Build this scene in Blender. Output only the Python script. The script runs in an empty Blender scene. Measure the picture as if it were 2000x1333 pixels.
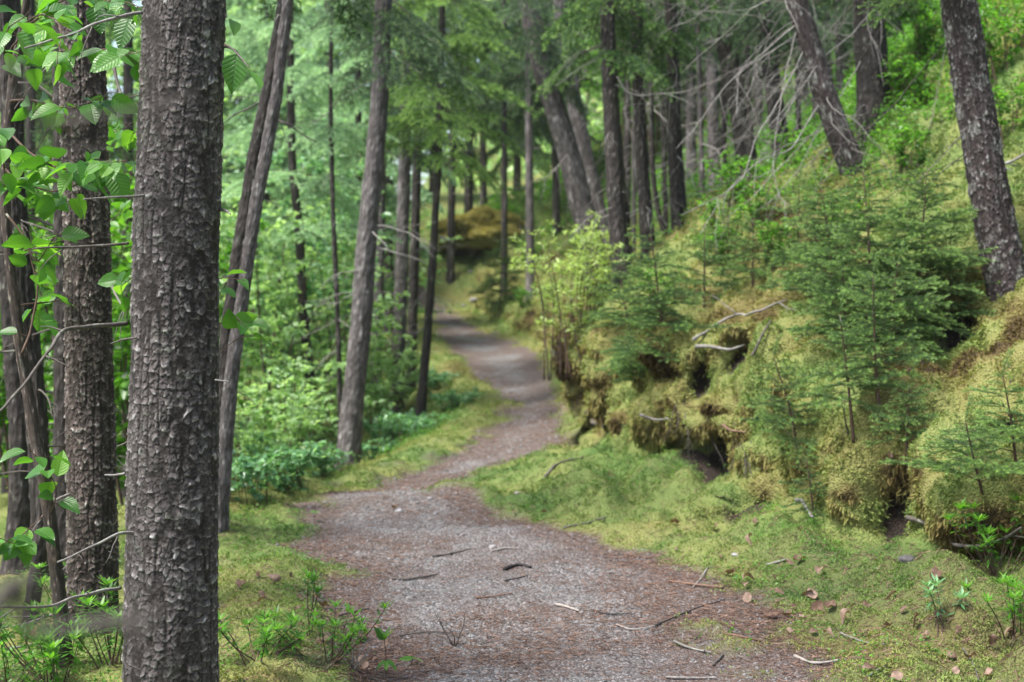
import bpy, math, random
import numpy as np
from mathutils import Vector, Matrix
from mathutils.bvhtree import BVHTree

sc = bpy.context.scene
COL = sc.collection
R = math.radians

# ------------------------------------------------------------------ camera, sky, sun, exposure
CAM_H = 1.45
FPX = 2778.0                       # focal length in pixels of the 2000 px wide photograph
PITCH = math.atan(106.5 / FPX)     # horizon a little above the middle
cam_d = bpy.data.cameras.new("camera")
cam = bpy.data.objects.new("camera", cam_d)
COL.objects.link(cam)
cam.location = (0, 0, CAM_H)
cam.rotation_euler = (R(90) - PITCH, 0, 0)
cam_d.sensor_width = 36
cam_d.lens = 50
cam_d.clip_start = 0.05
cam_d.clip_end = 600
cam_d.dof.use_dof = True
cam_d.dof.focus_distance = 4.75
cam_d.dof.aperture_fstop = 3.2
cam_d.dof.aperture_blades = 7
sc.camera = cam

SUN_EL, SUN_AZ = R(60), R(238)     # high and soft, behind the camera on the left
world = bpy.data.worlds.new("World")
sc.world = world
world.use_nodes = True
wn = world.node_tree
sky = wn.nodes.new("ShaderNodeTexSky")
sky.sky_type = 'NISHITA'
sky.sun_disc = False
sky.sun_elevation = SUN_EL
sky.sun_rotation = SUN_AZ
sky.dust_density = 3.0
sky.ozone_density = 1.0
bg = wn.nodes["Background"]
bg.inputs["Strength"].default_value = 0.055
wn.links.new(sky.outputs[0], bg.inputs["Color"])

sun_d = bpy.data.lights.new("sun", 'SUN')
sun_d.energy = 1.5
sun_d.angle = R(18)
sun_d.color = (1.0, 0.96, 0.9)
sun = bpy.data.objects.new("sun", sun_d)
COL.objects.link(sun)
sdir = Vector((math.sin(SUN_AZ) * math.cos(SUN_EL), math.cos(SUN_AZ) * math.cos(SUN_EL), math.sin(SUN_EL)))
sun.rotation_euler = sdir.to_track_quat('Z', 'Y').to_euler()

sc.view_settings.view_transform = 'Standard'
sc.view_settings.look = 'None'
sc.view_settings.gamma = 1
sc.view_settings.exposure = 2.7
sc.render.engine = 'CYCLES'
sc.cycles.max_bounces = 7
sc.cycles.diffuse_bounces = 4
sc.cycles.glossy_bounces = 2
sc.cycles.transmission_bounces = 5
sc.cycles.use_denoising = True

# ------------------------------------------------------------------ numpy helpers
def rg(seed):
    return np.random.default_rng(seed)

def _hash(ix, iy, iz, seed):
    h = (ix.astype(np.int64) * 374761393 + iy.astype(np.int64) * 668265263 + iz.astype(np.int64) * 2147483647 + seed * 974711) & 0xFFFFFFFF
    h = ((h ^ (h >> 13)) * 1274126177) & 0xFFFFFFFF
    h = ((h ^ (h >> 16)) * 2246822519) & 0xFFFFFFFF
    return ((h ^ (h >> 15)) & 0xFFFFFF).astype(np.float64) / 0xFFFFFF

def noise3(P, scale=1.0, seed=0):
    """smooth value noise, -1..1"""
    Q = np.asarray(P, float) * scale + 1000.0
    I = np.floor(Q).astype(np.int64)
    f = Q - I
    f = f * f * (3 - 2 * f)
    out = 0
    for dx in (0, 1):
        wx = f[:, 0] if dx else 1 - f[:, 0]
        for dy in (0, 1):
            wy = f[:, 1] if dy else 1 - f[:, 1]
            for dz in (0, 1):
                wz = f[:, 2] if dz else 1 - f[:, 2]
                out = out + wx * wy * wz * _hash(I[:, 0] + dx, I[:, 1] + dy, I[:, 2] + dz, seed)
    return out * 2 - 1

def fbm(P, scale, seed=0, octs=3):
    a, s, t = 1.0, scale, 0
    tot = 0
    for k in range(octs):
        t = t + a * noise3(P, s, seed + k * 17)
        tot += a
        a *= .5
        s *= 2.03
    return t / tot

def n1(x, scale, seed=0):
    x = np.atleast_1d(np.asarray(x, float))
    return noise3(np.stack([x, x * 0 + .5, x * 0 + .5], 1), scale, seed)

def sstep(a, b, x):
    t = np.clip((x - a) / (b - a), 0, 1)
    return t * t * (3 - 2 * t)

def norm(v):
    return v / np.maximum(np.linalg.norm(v, axis=-1, keepdims=True), 1e-9)

def make_mesh(name, verts, tris=None, quads=None, attrs=None, mats=(), tri_mat=0, quad_mat=0, smooth=False, uv=None):
    verts = np.asarray(verts, np.float32)
    tris = np.zeros((0, 3), np.int32) if tris is None or len(tris) == 0 else np.asarray(tris, np.int32)
    quads = np.zeros((0, 4), np.int32) if quads is None or len(quads) == 0 else np.asarray(quads, np.int32)
    me = bpy.data.meshes.new(name)
    me.vertices.add(len(verts))
    me.vertices.foreach_set('co', verts.ravel())
    loops = np.concatenate([tris.ravel(), quads.ravel()])
    me.loops.add(len(loops))
    me.loops.foreach_set('vertex_index', loops)
    nt, nq = len(tris), len(quads)
    me.polygons.add(nt + nq)
    st = np.concatenate([np.arange(nt) * 3, nt * 3 + np.arange(nq) * 4]).astype(np.int32)
    me.polygons.foreach_set('loop_start', st)
    mi = np.concatenate([np.broadcast_to(tri_mat, nt), np.broadcast_to(quad_mat, nq)]).astype(np.int32)
    me.polygons.foreach_set('material_index', mi)
    if smooth:
        me.polygons.foreach_set('use_smooth', np.ones(nt + nq, bool))
    for m in mats:
        me.materials.append(m)
    for k, v in (attrs or {}).items():
        a = me.attributes.new(k, 'FLOAT', 'POINT')
        a.data.foreach_set('value', np.asarray(v, np.float32))
    if uv is not None:
        l = me.uv_layers.new(name='UVMap')
        l.data.foreach_set('uv', np.asarray(uv, np.float32)[loops].ravel())
    me.update(calc_edges=True)
    return me

class Geo:
    """collects pieces for ONE mesh: triangles use material 0, quads material 1 (unless told otherwise)"""
    def __init__(s):
        s.v, s.t, s.q, s.tone, s.n = [], [], [], [], 0
    def add(s, v, t=None, q=None, tone=.5):
        v = np.asarray(v, float)
        s.v.append(v)
        s.tone.append(np.broadcast_to(tone, len(v)))
        if t is not None and len(t): s.t.append(np.asarray(t) + s.n)
        if q is not None and len(q): s.q.append(np.asarray(q) + s.n)
        s.n += len(v)
    def arrays(s):
        return (np.concatenate(s.v), np.concatenate(s.t) if s.t else None, np.concatenate(s.q) if s.q else None, np.concatenate(s.tone))
    def mesh(s, name, mats, tri_mat=0, quad_mat=1, smooth=False, offset=None):
        v, t, q, tone = s.arrays()
        if offset is not None: v = v - np.asarray(offset)
        if len(mats) == 1: tri_mat = quad_mat = 0
        return make_mesh(name, v, t, q, {'tone': tone}, mats, tri_mat, quad_mat, smooth)

def frames(pts):
    t = np.gradient(pts, axis=0)
    t = norm(t)
    ref = np.array([0, 0, 1.0]) if abs(t[:, 2]).mean() < .8 else np.array([1.0, 0, 0])
    e1 = norm(ref - (t @ ref)[:, None] * t)
    return t, e1, np.cross(t, e1)

def resample(pts, n):
    pts = np.asarray(pts, float)
    # Catmull-Rom through the points
    P = np.vstack([2 * pts[0] - pts[1], pts, 2 * pts[-1] - pts[-2]])
    m = len(pts) - 1
    u = np.linspace(0, m, n)
    i = np.minimum(u.astype(int), m - 1)
    f = (u - i)[:, None]
    p0, p1, p2, p3 = P[i], P[i + 1], P[i + 2], P[i + 3]
    return .5 * (2 * p1 + (p2 - p0) * f + (2 * p0 - 5 * p1 + 4 * p2 - p3) * f ** 2 + (3 * p1 - p0 - 3 * p2 + p3) * f ** 3)

def tube(pts, rad, k=6, wob=0, seed=0):
    pts = np.asarray(pts, float)
    n = len(pts)
    rad = np.broadcast_to(rad, n).astype(float)
    t, e1, e2 = frames(pts)
    a = np.arange(k) / k * 2 * math.pi
    rr = rad[:, None] * np.ones((n, k))
    if wob:
        rr = rr * (1 + wob * (rg(seed).random((n, k)) - .5) * 2)
    V = pts[:, None] + rr[..., None] * (np.cos(a)[None, :, None] * e1[:, None] + np.sin(a)[None, :, None] * e2[:, None])
    i, j = np.meshgrid(np.arange(n - 1), np.arange(k), indexing='ij')
    q = np.stack([i * k + j, i * k + (j + 1) % k, (i + 1) * k + (j + 1) % k, (i + 1) * k + j], -1).reshape(-1, 4)
    V = V.reshape(-1, 3)
    # closed ends
    c0, c1 = len(V), len(V) + 1
    V = np.vstack([V, pts[0], pts[-1]])
    jj = np.arange(k)
    t0 = np.stack([np.full(k, c0), (jj + 1) % k, jj], 1)
    t1 = np.stack([np.full(k, c1), (n - 1) * k + jj, (n - 1) * k + (jj + 1) % k], 1)
    return V, np.vstack([t0, t1]), q

def prisms(A, B, ra, rb):
    """three-sided sticks A->B, all at once"""
    n = len(A)
    d = norm(B - A)
    ref = np.where(abs(d[:, 2:3]) < .9, [[0, 0, 1.0]], [[1.0, 0, 0]])
    e1 = norm(np.cross(d, ref)); e2 = np.cross(d, e1)
    V = np.empty((n, 6, 3))
    for k in range(3):
        a = k * 2 * math.pi / 3
        o = math.cos(a) * e1 + math.sin(a) * e2
        V[:, k] = A + o * np.reshape(ra, (-1, 1))
        V[:, 3 + k] = B + o * np.reshape(rb, (-1, 1))
    base = (np.arange(n) * 6)[:, None, None]
    q = (base + np.array([[0, 1, 4, 3], [1, 2, 5, 4], [2, 0, 3, 5]])[None]).reshape(-1, 4)
    return V.reshape(-1, 3), q

def leaves(P, D, N, L, W, fold=.25, tone=.5, wide=.45, bend=0.0):
    """folded kite leaves: four vertices, two triangles each"""
    n = len(P)
    D = norm(D)
    S = norm(np.cross(D, N)); N = np.cross(S, D)
    L = np.broadcast_to(L, n)[:, None]; W = np.broadcast_to(W, n)[:, None]
    V = np.empty((n, 4, 3))
    V[:, 0] = P
    V[:, 1] = P + D * L * wide + S * W * .5 + N * W * fold
    V[:, 2] = P + D * L - N * L * bend
    V[:, 3] = P + D * L * wide - S * W * .5 + N * W * fold
    b = (np.arange(n) * 4)[:, None, None]
    t = (b + np.array([[0, 1, 2], [0, 2, 3]])[None]).reshape(-1, 3)
    return V.reshape(-1, 3), t, np.repeat(np.broadcast_to(tone, n), 4)

def needles(P, D, L, W, tone, r):
    n = len(P)
    D = norm(D)
    S = norm(np.cross(D, r.normal(size=(n, 3))))
    V = np.empty((n, 3, 3))
    w = np.reshape(np.broadcast_to(W, n), (-1, 1)) * .5
    V[:, 0] = P - S * w
    V[:, 1] = P + S * w
    V[:, 2] = P + D * np.reshape(np.broadcast_to(L, n), (-1, 1))
    return V.reshape(-1, 3), np.arange(n * 3).reshape(-1, 3), np.repeat(tone, 3)

def rot(phi, pitch=0, roll=0):
    return np.array(Matrix.Rotation(phi, 3, 'Z') @ Matrix.Rotation(pitch, 3, 'Y') @ Matrix.Rotation(roll, 3, 'X'))

def pix(x, y, Y):
    """the point seen at photo pixel (x, y) that lies Y metres ahead"""
    xr, yr = (x - 1000) / FPX, (666.5 - y) / FPX
    dy = math.cos(PITCH) + yr * math.sin(PITCH)
    dz = -math.sin(PITCH) + yr * math.cos(PITCH)
    s = Y / dy
    return np.array([xr * s, Y, CAM_H + dz * s])

# ------------------------------------------------------------------ materials
def new_mat(name):
    m = bpy.data.materials.new(name)
    m.use_nodes = True
    nt = m.node_tree
    return m, nt, nt.nodes, nt.links, nt.nodes["Principled BSDF"]

def ramp(nodes, stops):
    r = nodes.new("ShaderNodeValToRGB")
    el = r.color_ramp.elements
    while len(el) < len(stops): el.new(.5)
    for e, (p, c) in zip(el, stops):
        e.position = p
        e.color = (*c, 1)
    return r

def attr(nodes, name):
    a = nodes.new("ShaderNodeAttribute")
    a.attribute_name = name
    return a

def foliage(name, stops, transl=.35, rough=.5, spec=.35, tcol=1.6):
    m, nt, N, L, p = new_mat(name)
    a = attr(N, 'tone')
    r = ramp(N, stops)
    L.new(a.outputs['Fac'], r.inputs[0])
    L.new(r.outputs[0], p.inputs['Base Color'])
    p.inputs['Roughness'].default_value = rough
    p.inputs['Specular IOR Level'].default_value = spec
    if transl:
        tr = N.new("ShaderNodeBsdfTranslucent")
        mul = N.new("ShaderNodeMix"); mul.data_type = 'RGBA'; mul.blend_type = 'MULTIPLY'
        mul.inputs[0].default_value = 1
        mul.inputs[7].default_value = (tcol, tcol * 1.05, tcol * .55, 1)
        L.new(r.outputs[0], mul.inputs[6])
        L.new(mul.outputs[2], tr.inputs['Color'])
        mx = N.new("ShaderNodeMixShader")
        mx.inputs[0].default_value = transl
        L.new(p.outputs[0], mx.inputs[1]); L.new(tr.outputs[0], mx.inputs[2])
        L.new(mx.outputs[0], N["Material Output"].inputs[0])
    return m

def bark(name, dark, mid, light, lichen=(.3, .33, .27), lich_amt=.0, bump=.0, scale=30):
    """tone: 0 in the cracks, 1 on the raised plate rims"""
    m, nt, N, L, p = new_mat(name)
    a = attr(N, 'tone')
    tc = N.new("ShaderNodeTexCoord")
    nz = N.new("ShaderNodeTexNoise"); nz.inputs['Scale'].default_value = 60; nz.inputs['Detail'].default_value = 4
    L.new(tc.outputs['Object'], nz.inputs['Vector'])
    ad = N.new("ShaderNodeMath"); ad.operation = 'MULTIPLY_ADD'
    L.new(nz.outputs[0], ad.inputs[0]); ad.inputs[1].default_value = .5; 
    sb = N.new("ShaderNodeMath"); sb.operation = 'SUBTRACT'; sb.inputs[1].default_value = .25
    L.new(a.outputs['Fac'], sb.inputs[0]); L.new(sb.outputs[0], ad.inputs[2])
    r = ramp(N, [(0, dark), (.45, mid), (1, light)])
    L.new(ad.outputs[0], r.inputs[0])
    n2 = N.new("ShaderNodeTexNoise"); n2.inputs['Scale'].default_value = 9; n2.inputs['Detail'].default_value = 8; n2.inputs['Roughness'].default_value = .7
    L.new(tc.outputs['Object'], n2.inputs['Vector'])
    lr = ramp(N, [(.56 - lich_amt, (0, 0, 0)), (.66 - lich_amt, (1, 1, 1))])
    L.new(n2.outputs[0], lr.inputs[0])
    mx = N.new("ShaderNodeMix"); mx.data_type = 'RGBA'
    ml = N.new("ShaderNodeMath"); ml.operation = 'MULTIPLY'
    L.new(lr.outputs[0], ml.inputs[0]); L.new(a.outputs['Fac'], ml.inputs[1])
    L.new(ml.outputs[0], mx.inputs[0])
    L.new(r.outputs[0], mx.inputs[6]); mx.inputs[7].default_value = (*lichen, 1)
    L.new(mx.outputs[2], p.inputs['Base Color'])
    p.inputs['Roughness'].default_value = .8
    p.inputs['Specular IOR Level'].default_value = .3
    if bump:
        v = N.new("ShaderNodeTexVoronoi"); v.inputs['Scale'].default_value = scale
        mp = N.new("ShaderNodeMapping"); mp.inputs['Scale'].default_value = (1, 1, .55)
        L.new(tc.outputs['Object'], mp.inputs[0]); L.new(mp.outputs[0], v.inputs['Vector'])
        b = N.new("ShaderNodeBump"); b.inputs['Strength'].default_value = bump; b.inputs['Distance'].default_value = .02
        L.new(v.outputs['Distance'], b.inputs['Height'])
        L.new(b.outputs[0], p.inputs['Normal'])
    return m

M = {}
M['bark_near'] = bark('bark_near', (.013, .010, .009), (.10, .087, .085), (.37, .35, .35), lich_amt=.01, lichen=(.20, .22, .17))
M['bark_scaly'] = bark('bark_scaly', (.014, .010, .008), (.10, .078, .07), (.36, .33, .31), lich_amt=.0, lichen=(.26, .27, .21))
M['bark_lichen'] = bark('bark_lichen', (.014, .010, .010), (.06, .046, .046), (.30, .29, .29), lich_amt=.04, lichen=(.42, .44, .40))
M['bark_dark'] = bark('bark_dark', (.012, .010, .009), (.045, .037, .034), (.15, .135, .13), bump=.5, lich_amt=-.02)
M['bark_grey'] = bark('bark_grey', (.04, .035, .034), (.13, .115, .115), (.32, .30, .30), bump=.5, lich_amt=.0, lichen=(.28, .29, .26))
M['bark_birch'] = bark('bark_birch', (.025, .019, .016), (.075, .056, .048), (.30, .25, .22), lich_amt=.0)
M['dead_wood'] = bark('dead_wood', (.06, .055, .05), (.15, .138, .13), (.36, .34, .32), lich_amt=.02, lichen=(.36, .39, .33))
M['dead_dark'] = bark('dead_dark', (.03, .026, .022), (.07, .06, .052), (.18, .165, .15), lich_amt=.0)
M['twig'] = bark('twig', (.03, .018, .012), (.07, .042, .03), (.14, .10, .08))
M['stick_black'] = bark('stick_black', (.008, .007, .007), (.018, .015, .015), (.05, .045, .045), lich_amt=-.4)
M['stick_pale'] = bark('stick_pale', (.11, .10, .09), (.24, .215, .195), (.40, .37, .34), lich_amt=-.4)
M['stick_red'] = bark('stick_red', (.05, .028, .02), (.13, .075, .052), (.28, .18, .135), lich_amt=-.4)

M['needle'] = foliage('needle', [(0, (.02, .055, .026)), (.4, (.062, .125, .042)), (.75, (.145, .25, .082)), (1, (.26, .40, .13))], .4)
M['needle_pale'] = foliage('needle_pale', [(0, (.10, .17, .12)), (.4, (.23, .36, .26)), (.75, (.38, .54, .40)), (1, (.50, .64, .50))], .5)  # pale spruce needles, whitened further to paint in bright background light
M['needle_dark'] = foliage('needle_dark', [(0, (.03, .055, .036)), (.4, (.07, .12, .075)), (.8, (.13, .21, .12)), (1, (.2, .3, .15))], .4)
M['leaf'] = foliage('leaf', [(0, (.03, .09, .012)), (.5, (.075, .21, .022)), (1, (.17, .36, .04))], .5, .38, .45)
M['leaf_bright'] = foliage('leaf_bright', [(0, (.13, .22, .085)), (.5, (.25, .40, .18)), (1, (.46, .60, .36))], .5, .45, .4)  # leaf colour raised to stand in for overexposed light far back
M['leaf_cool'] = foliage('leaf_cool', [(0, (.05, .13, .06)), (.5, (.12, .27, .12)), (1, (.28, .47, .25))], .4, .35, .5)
M['leaf_lime'] = foliage('leaf_lime', [(0, (.13, .20, .06)), (.5, (.30, .42, .13)), (1, (.52, .64, .25))], .4, .45, .4)
M['dry_leaf'] = foliage('dry_leaf', [(0, (.045, .027, .018)), (.5, (.125, .075, .052)), (1, (.25, .175, .135))], .2, .6, .3)
MOSS = [(0, (.05, .032, .016)), (.2, (.12, .09, .03)), (.36, (.215, .19, .066)), (.50, (.245, .252, .080)), (.66, (.195, .242, .070)), (.84, (.125, .20, .050)), (1, (.075, .15, .036))]
M['moss_gold'] = foliage('moss_gold', [(0, (.20, .15, .05)), (.5, (.38, .33, .10)), (1, (.42, .42, .14))], .25, .7, .2, 1.3)
M['moss'] = foliage('moss', MOSS, .25, .7, .2, 1.3)

def leaf_veined():
    m, nt, N, L, p = new_mat('leaf_veined')
    a = attr(N, 'tone')
    r = ramp(N, [(0, (.03, .10, .015)), (.5, (.07, .205, .028)), (1, (.15, .33, .045))])
    L.new(a.outputs['Fac'], r.inputs[0])
    uv = N.new("ShaderNodeUVMap")
    sp = N.new("ShaderNodeSeparateXYZ"); L.new(uv.outputs[0], sp.inputs[0])
    ab = N.new("ShaderNodeMath"); ab.operation = 'ABSOLUTE'; L.new(sp.outputs[0], ab.inputs[0])
    s1 = N.new("ShaderNodeMath"); s1.operation = 'MULTIPLY_ADD'; L.new(ab.outputs[0], s1.inputs[0]); s1.inputs[1].default_value = -.75; L.new(sp.outputs[1], s1.inputs[2])
    s2 = N.new("ShaderNodeMath"); s2.operation = 'MULTIPLY'; L.new(s1.outputs[0], s2.inputs[0]); s2.inputs[1].default_value = 52
    s3 = N.new("ShaderNodeMath"); s3.operation = 'SINE'; L.new(s2.outputs[0], s3.inputs[0])
    s4 = N.new("ShaderNodeMath"); s4.operation = 'MULTIPLY_ADD'; L.new(s3.outputs[0], s4.inputs[0]); s4.inputs[1].default_value = .5; s4.inputs[2].default_value = .5
    s5 = N.new("ShaderNodeMath"); s5.operation = 'POWER'; L.new(s4.outputs[0], s5.inputs[0]); s5.inputs[1].default_value = 5
    mr = N.new("ShaderNodeMapRange"); L.new(ab.outputs[0], mr.inputs[0]); mr.inputs[1].default_value = .0; mr.inputs[2].default_value = .05; mr.inputs[3].default_value = 1; mr.inputs[4].default_value = 0
    mm = N.new("ShaderNodeMath"); mm.operation = 'MAXIMUM'; L.new(s5.outputs[0], mm.inputs[0]); L.new(mr.outputs[0], mm.inputs[1])
    mf = N.new("ShaderNodeMath"); mf.operation = 'MULTIPLY'; L.new(mm.outputs[0], mf.inputs[0]); mf.inputs[1].default_value = .35
    mx = N.new("ShaderNodeMix"); mx.data_type = 'RGBA'; L.new(mf.outputs[0], mx.inputs[0]); L.new(r.outputs[0], mx.inputs[6]); mx.inputs[7].default_value = (.035, .10, .02, 1)
    L.new(mx.outputs[2], p.inputs['Base Color'])
    b = N.new("ShaderNodeBump"); b.invert = True; b.inputs['Strength'].default_value = .5; b.inputs['Distance'].default_value = .003
    L.new(mm.outputs[0], b.inputs['Height']); L.new(b.outputs[0], p.inputs['Normal'])
    p.inputs['Roughness'].default_value = .36
    p.inputs['Specular IOR Level'].default_value = .5
    tr = N.new("ShaderNodeBsdfTranslucent")
    mul = N.new("ShaderNodeMix"); mul.data_type = 'RGBA'; mul.blend_type = 'MULTIPLY'; mul.inputs[0].default_value = 1
    mul.inputs[7].default_value = (1.9, 1.9, .7, 1)
    L.new(mx.outputs[2], mul.inputs[6]); L.new(mul.outputs[2], tr.inputs[0])
    ms = N.new("ShaderNodeMixShader"); ms.inputs[0].default_value = .45
    L.new(p.outputs[0], ms.inputs[1]); L.new(tr.outputs[0], ms.inputs[2]); L.new(ms.outputs[0], N["Material Output"].inputs[0])
    return m
M['leaf_veined'] = leaf_veined()

def ground_mat():
    m, nt, N, L, p = new_mat('forest_ground')
    tone, path, soil = attr(N, 'tone'), attr(N, 'path'), attr(N, 'soil')
    tc = N.new("ShaderNodeTexCoord")
    def nz(scale, detail=5, rough=.6):
        n = N.new("ShaderNodeTexNoise"); n.inputs['Scale'].default_value = scale; n.inputs['Detail'].default_value = detail; n.inputs['Roughness'].default_value = rough
        L.new(tc.outputs['Object'], n.inputs['Vector'])
        return n
    def mix(f, a, b):
        x = N.new("ShaderNodeMix"); x.data_type = 'RGBA'
        for s, v in ((0, f), (6, a), (7, b)):
            if isinstance(v, (int, float)): x.inputs[s].default_value = v
            elif isinstance(v, tuple): x.inputs[s].default_value = (*v, 1)
            else: L.new(v, x.inputs[s])
        return x.outputs[2]
    # moss carpet between the fronds, shade of the gaps painted in as darker colour
    fine = nz(70, 4)
    ad = N.new("ShaderNodeMath"); ad.operation = 'MULTIPLY_ADD'; L.new(fine.outputs[0], ad.inputs[0]); ad.inputs[1].default_value = .5
    sb = N.new("ShaderNodeMath"); sb.operation = 'SUBTRACT'; L.new(tone.outputs['Fac'], sb.inputs[0]); sb.inputs[1].default_value = .32; L.new(sb.outputs[0], ad.inputs[2])
    mr = ramp(N, [(p_, tuple(c * .8 for c in col)) for p_, col in MOSS]); L.new(ad.outputs[0], mr.inputs[0])
    # gravel path: grey pebbles, rusty needle litter
    vo = N.new("ShaderNodeTexVoronoi"); vo.inputs['Scale'].default_value = 85; L.new(tc.outputs['Object'], vo.inputs['Vector'])
    sep = N.new("ShaderNodeSeparateColor"); L.new(vo.outputs['Color'], sep.inputs[0])
    gr = ramp(N, [(0, (.07, .064, .064)), (.4, (.13, .121, .117)), (.8, (.20, .19, .186)), (1, (.33, .317, .315))]); L.new(sep.outputs[0], gr.inputs[0])
    big = nz(1.7, 6, .65)
    lit = ramp(N, [(.42, (0, 0, 0)), (.62, (1, 1, 1))])
    l2 = N.new("ShaderNodeMath"); l2.operation = 'MULTIPLY_ADD'; L.new(soil.outputs['Fac'], l2.inputs[0]); l2.inputs[1].default_value = .35; L.new(big.outputs[0], l2.inputs[2])
    L.new(l2.outputs[0], lit.inputs[0])
    mid = nz(38, 6, .75)
    lc = ramp(N, [(.3, (.045, .031, .026)), (.5, (.10, .068, .056)), (.7, (.18, .135, .115))]); L.new(mid.outputs[0], lc.inputs[0])
    cut = nz(55, 3, .7)
    lf = N.new("ShaderNodeMath"); lf.operation = 'MULTIPLY'; L.new(lit.outputs[0], lf.inputs[0])
    cr = ramp(N, [(.36, (0, 0, 0)), (.5, (1, 1, 1))]); L.new(cut.outputs[0], cr.inputs[0]); L.new(cr.outputs[0], lf.inputs[1])
    pc = mix(lf.outputs[0], gr.outputs[0], lc.outputs[0])
    # bare soil under overhangs, coloured near black to paint deep shade (soil > 1)
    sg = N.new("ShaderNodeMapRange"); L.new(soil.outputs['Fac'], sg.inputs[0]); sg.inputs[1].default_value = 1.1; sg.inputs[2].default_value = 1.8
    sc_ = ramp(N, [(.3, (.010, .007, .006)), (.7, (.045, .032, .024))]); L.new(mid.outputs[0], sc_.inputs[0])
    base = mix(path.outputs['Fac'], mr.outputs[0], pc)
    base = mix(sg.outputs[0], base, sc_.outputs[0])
    L.new(base, p.inputs['Base Color'])
    p.inputs['Roughness'].default_value = .88
    p.inputs['Specular IOR Level'].default_value = .25
    b = N.new("ShaderNodeBump"); b.inputs['Strength'].default_value = 1.0; b.inputs['Distance'].default_value = .014
    b2 = N.new("ShaderNodeMath"); b2.operation = 'SUBTRACT'; L.new(mid.outputs[0], b2.inputs[0]); L.new(vo.outputs['Distance'], b2.inputs[1])
    L.new(b2.outputs[0], b.inputs['Height']); L.new(b.outputs[0], p.inputs['Normal'])
    return m
M['ground'] = ground_mat()

def stone_mat(name, a, b_):
    m, nt, N, L, p = new_mat(name)
    at = attr(N, 'tone')
    r = ramp(N, [(0, a), (1, b_)]); L.new(at.outputs['Fac'], r.inputs[0])
    tc = N.new("ShaderNodeTexCoord")
    n = N.new("ShaderNodeTexNoise"); n.inputs['Scale'].default_value = 35; n.inputs['Detail'].default_value = 5
    L.new(tc.outputs['Object'], n.inputs['Vector'])
    mx = N.new("ShaderNodeMix"); mx.data_type = 'RGBA'; mx.blend_type = 'OVERLAY'; mx.inputs[0].default_value = .6
    L.new(r.outputs[0], mx.inputs[6]); L.new(n.outputs[0], mx.inputs[7]); L.new(mx.outputs[2], p.inputs['Base Color'])
    p.inputs['Roughness'].default_value = .8
    return m
M['stone_dark'] = stone_mat('stone_dark', (.03, .028, .03), (.09, .085, .09))
M['stone'] = stone_mat('stone', (.11, .105, .105), (.36, .345, .35))

# ------------------------------------------------------------------ tagging
def tag(o, label=None, cat=None, group=None, kind=None):
    if label: o['label'] = label
    if cat: o['category'] = cat
    if group: o['group'] = group
    if kind: o['kind'] = kind
    return o

def link(name, me, parent=None, loc=(0, 0, 0), rz=0, s=1):
    o = bpy.data.objects.new(name, me)
    COL.objects.link(o)
    o.parent = parent
    o.location = loc
    o.rotation_euler = (0, 0, rz)
    o.scale = (s, s, s)
    return o

def thing(name, loc, label, cat, group=None, rz=0, s=1):
    return tag(link(name, None, None, loc, rz, s), label, cat, group)

# ------------------------------------------------------------------ terrain
EDGE = [(1500, 640, 1900), (1333, 700, 1650), (1270, 690, 1580), (1200, 655, 1490), (1150, 622, 1400), (1100, 585, 1290), (1050, 560, 1140), (1010, 540, 1000), (985, 530, 925),
        (965, 660, 905), (945, 785, 905), (920, 832, 965), (900, 878, 1080), (870, 928, 1092), (845, 952, 1095), (800, 982, 1095), (760, 958, 1080), (740, 935, 1068), (700, 898, 1052),
        (680, 866, 1015), (660, 852, 962), (640, 846, 930), (622, 842, 892), (610, 838, 872)]
def path_z(Y):
    return np.interp(Y, [-20, 8.6, 9.5, 10.6, 11.6, 12.6, 14, 17, 22, 26, 30, 36, 60, 200], [0, 0, .05, -.05, -.06, 0, .03, .1, .35, .68, .92, 1.6, 3, 8])
_PY, _PL, _PR = [-8.0, 2.0], [-.4, -.35], [2.2, 1.9]
for y_, l_, r_ in EDGE:
    dd_ = np.linspace(3, 36, 6000)
    hit = np.argmax(np.array([CAM_H - (y_ - 560) / FPX * q for q in dd_]) <= path_z(dd_))
    Yh = dd_[hit]
    if Yh <= _PY[-1] + .02: Yh = _PY[-1] + .05
    _PY.append(Yh); _PL.append((l_ - 1000) / FPX * Yh); _PR.append((r_ - 1000) / FPX * Yh)
_PY += [_PY[-1] + 2, _PY[-1] + 4, 60]; _PL += [_PL[-1] - 1.6, _PL[-1] - 6, -20]; _PR += [_PR[-1] - 1.3, _PR[-1] - 5.2, -19]
def path_dist(X, Y):
    return np.maximum(np.interp(Y, _PY, _PL) - X, X - np.interp(Y, _PY, _PR))

def ip(Y, xs, ys):
    return np.interp(Y, xs, ys)

def foot(Y):
    f = ip(Y, [-10, 3, 5, 6.5, 7.5, 9, 11, 13, 14.5, 17, 20, 22, 25, 28, 32, 40, 60], [4.2, 3.4, 2.7, 2.05, 1.6, 1.16, .72, .40, .60, .8, .75, .55, .05, -.5, -1.0, 0, 2])
    return f + .13 * n1(Y, 1.4, 5) + .07 * n1(Y, 3.3, 6)

def left_edge(Y):
    return np.interp(Y, _PY, _PL)

def base_z(X, Y):
    z = path_z(Y)
    v = left_edge(Y) - X
    fall = ip(v, [0, .35, .8, 1.6, 3, 6, 12, 30, 120], [0, .05, .0, -.22, -.55, -1.3, -2.2, -3.2, -4]) - .2 * sstep(.2, 1.1, v) * sstep(9, 11.5, Y)
    fade = 1 - sstep(24, 30, Y) * .9
    z = z + np.where(v > 0, fall * fade, 0)
    # back hill the path bends round
    z = z + 1.3 * sstep(29.5, 33, Y) * sstep(-5, -2.2, X) + np.maximum(0, Y - 33) * .10 * sstep(-7, -2, X)
    return z

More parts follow.
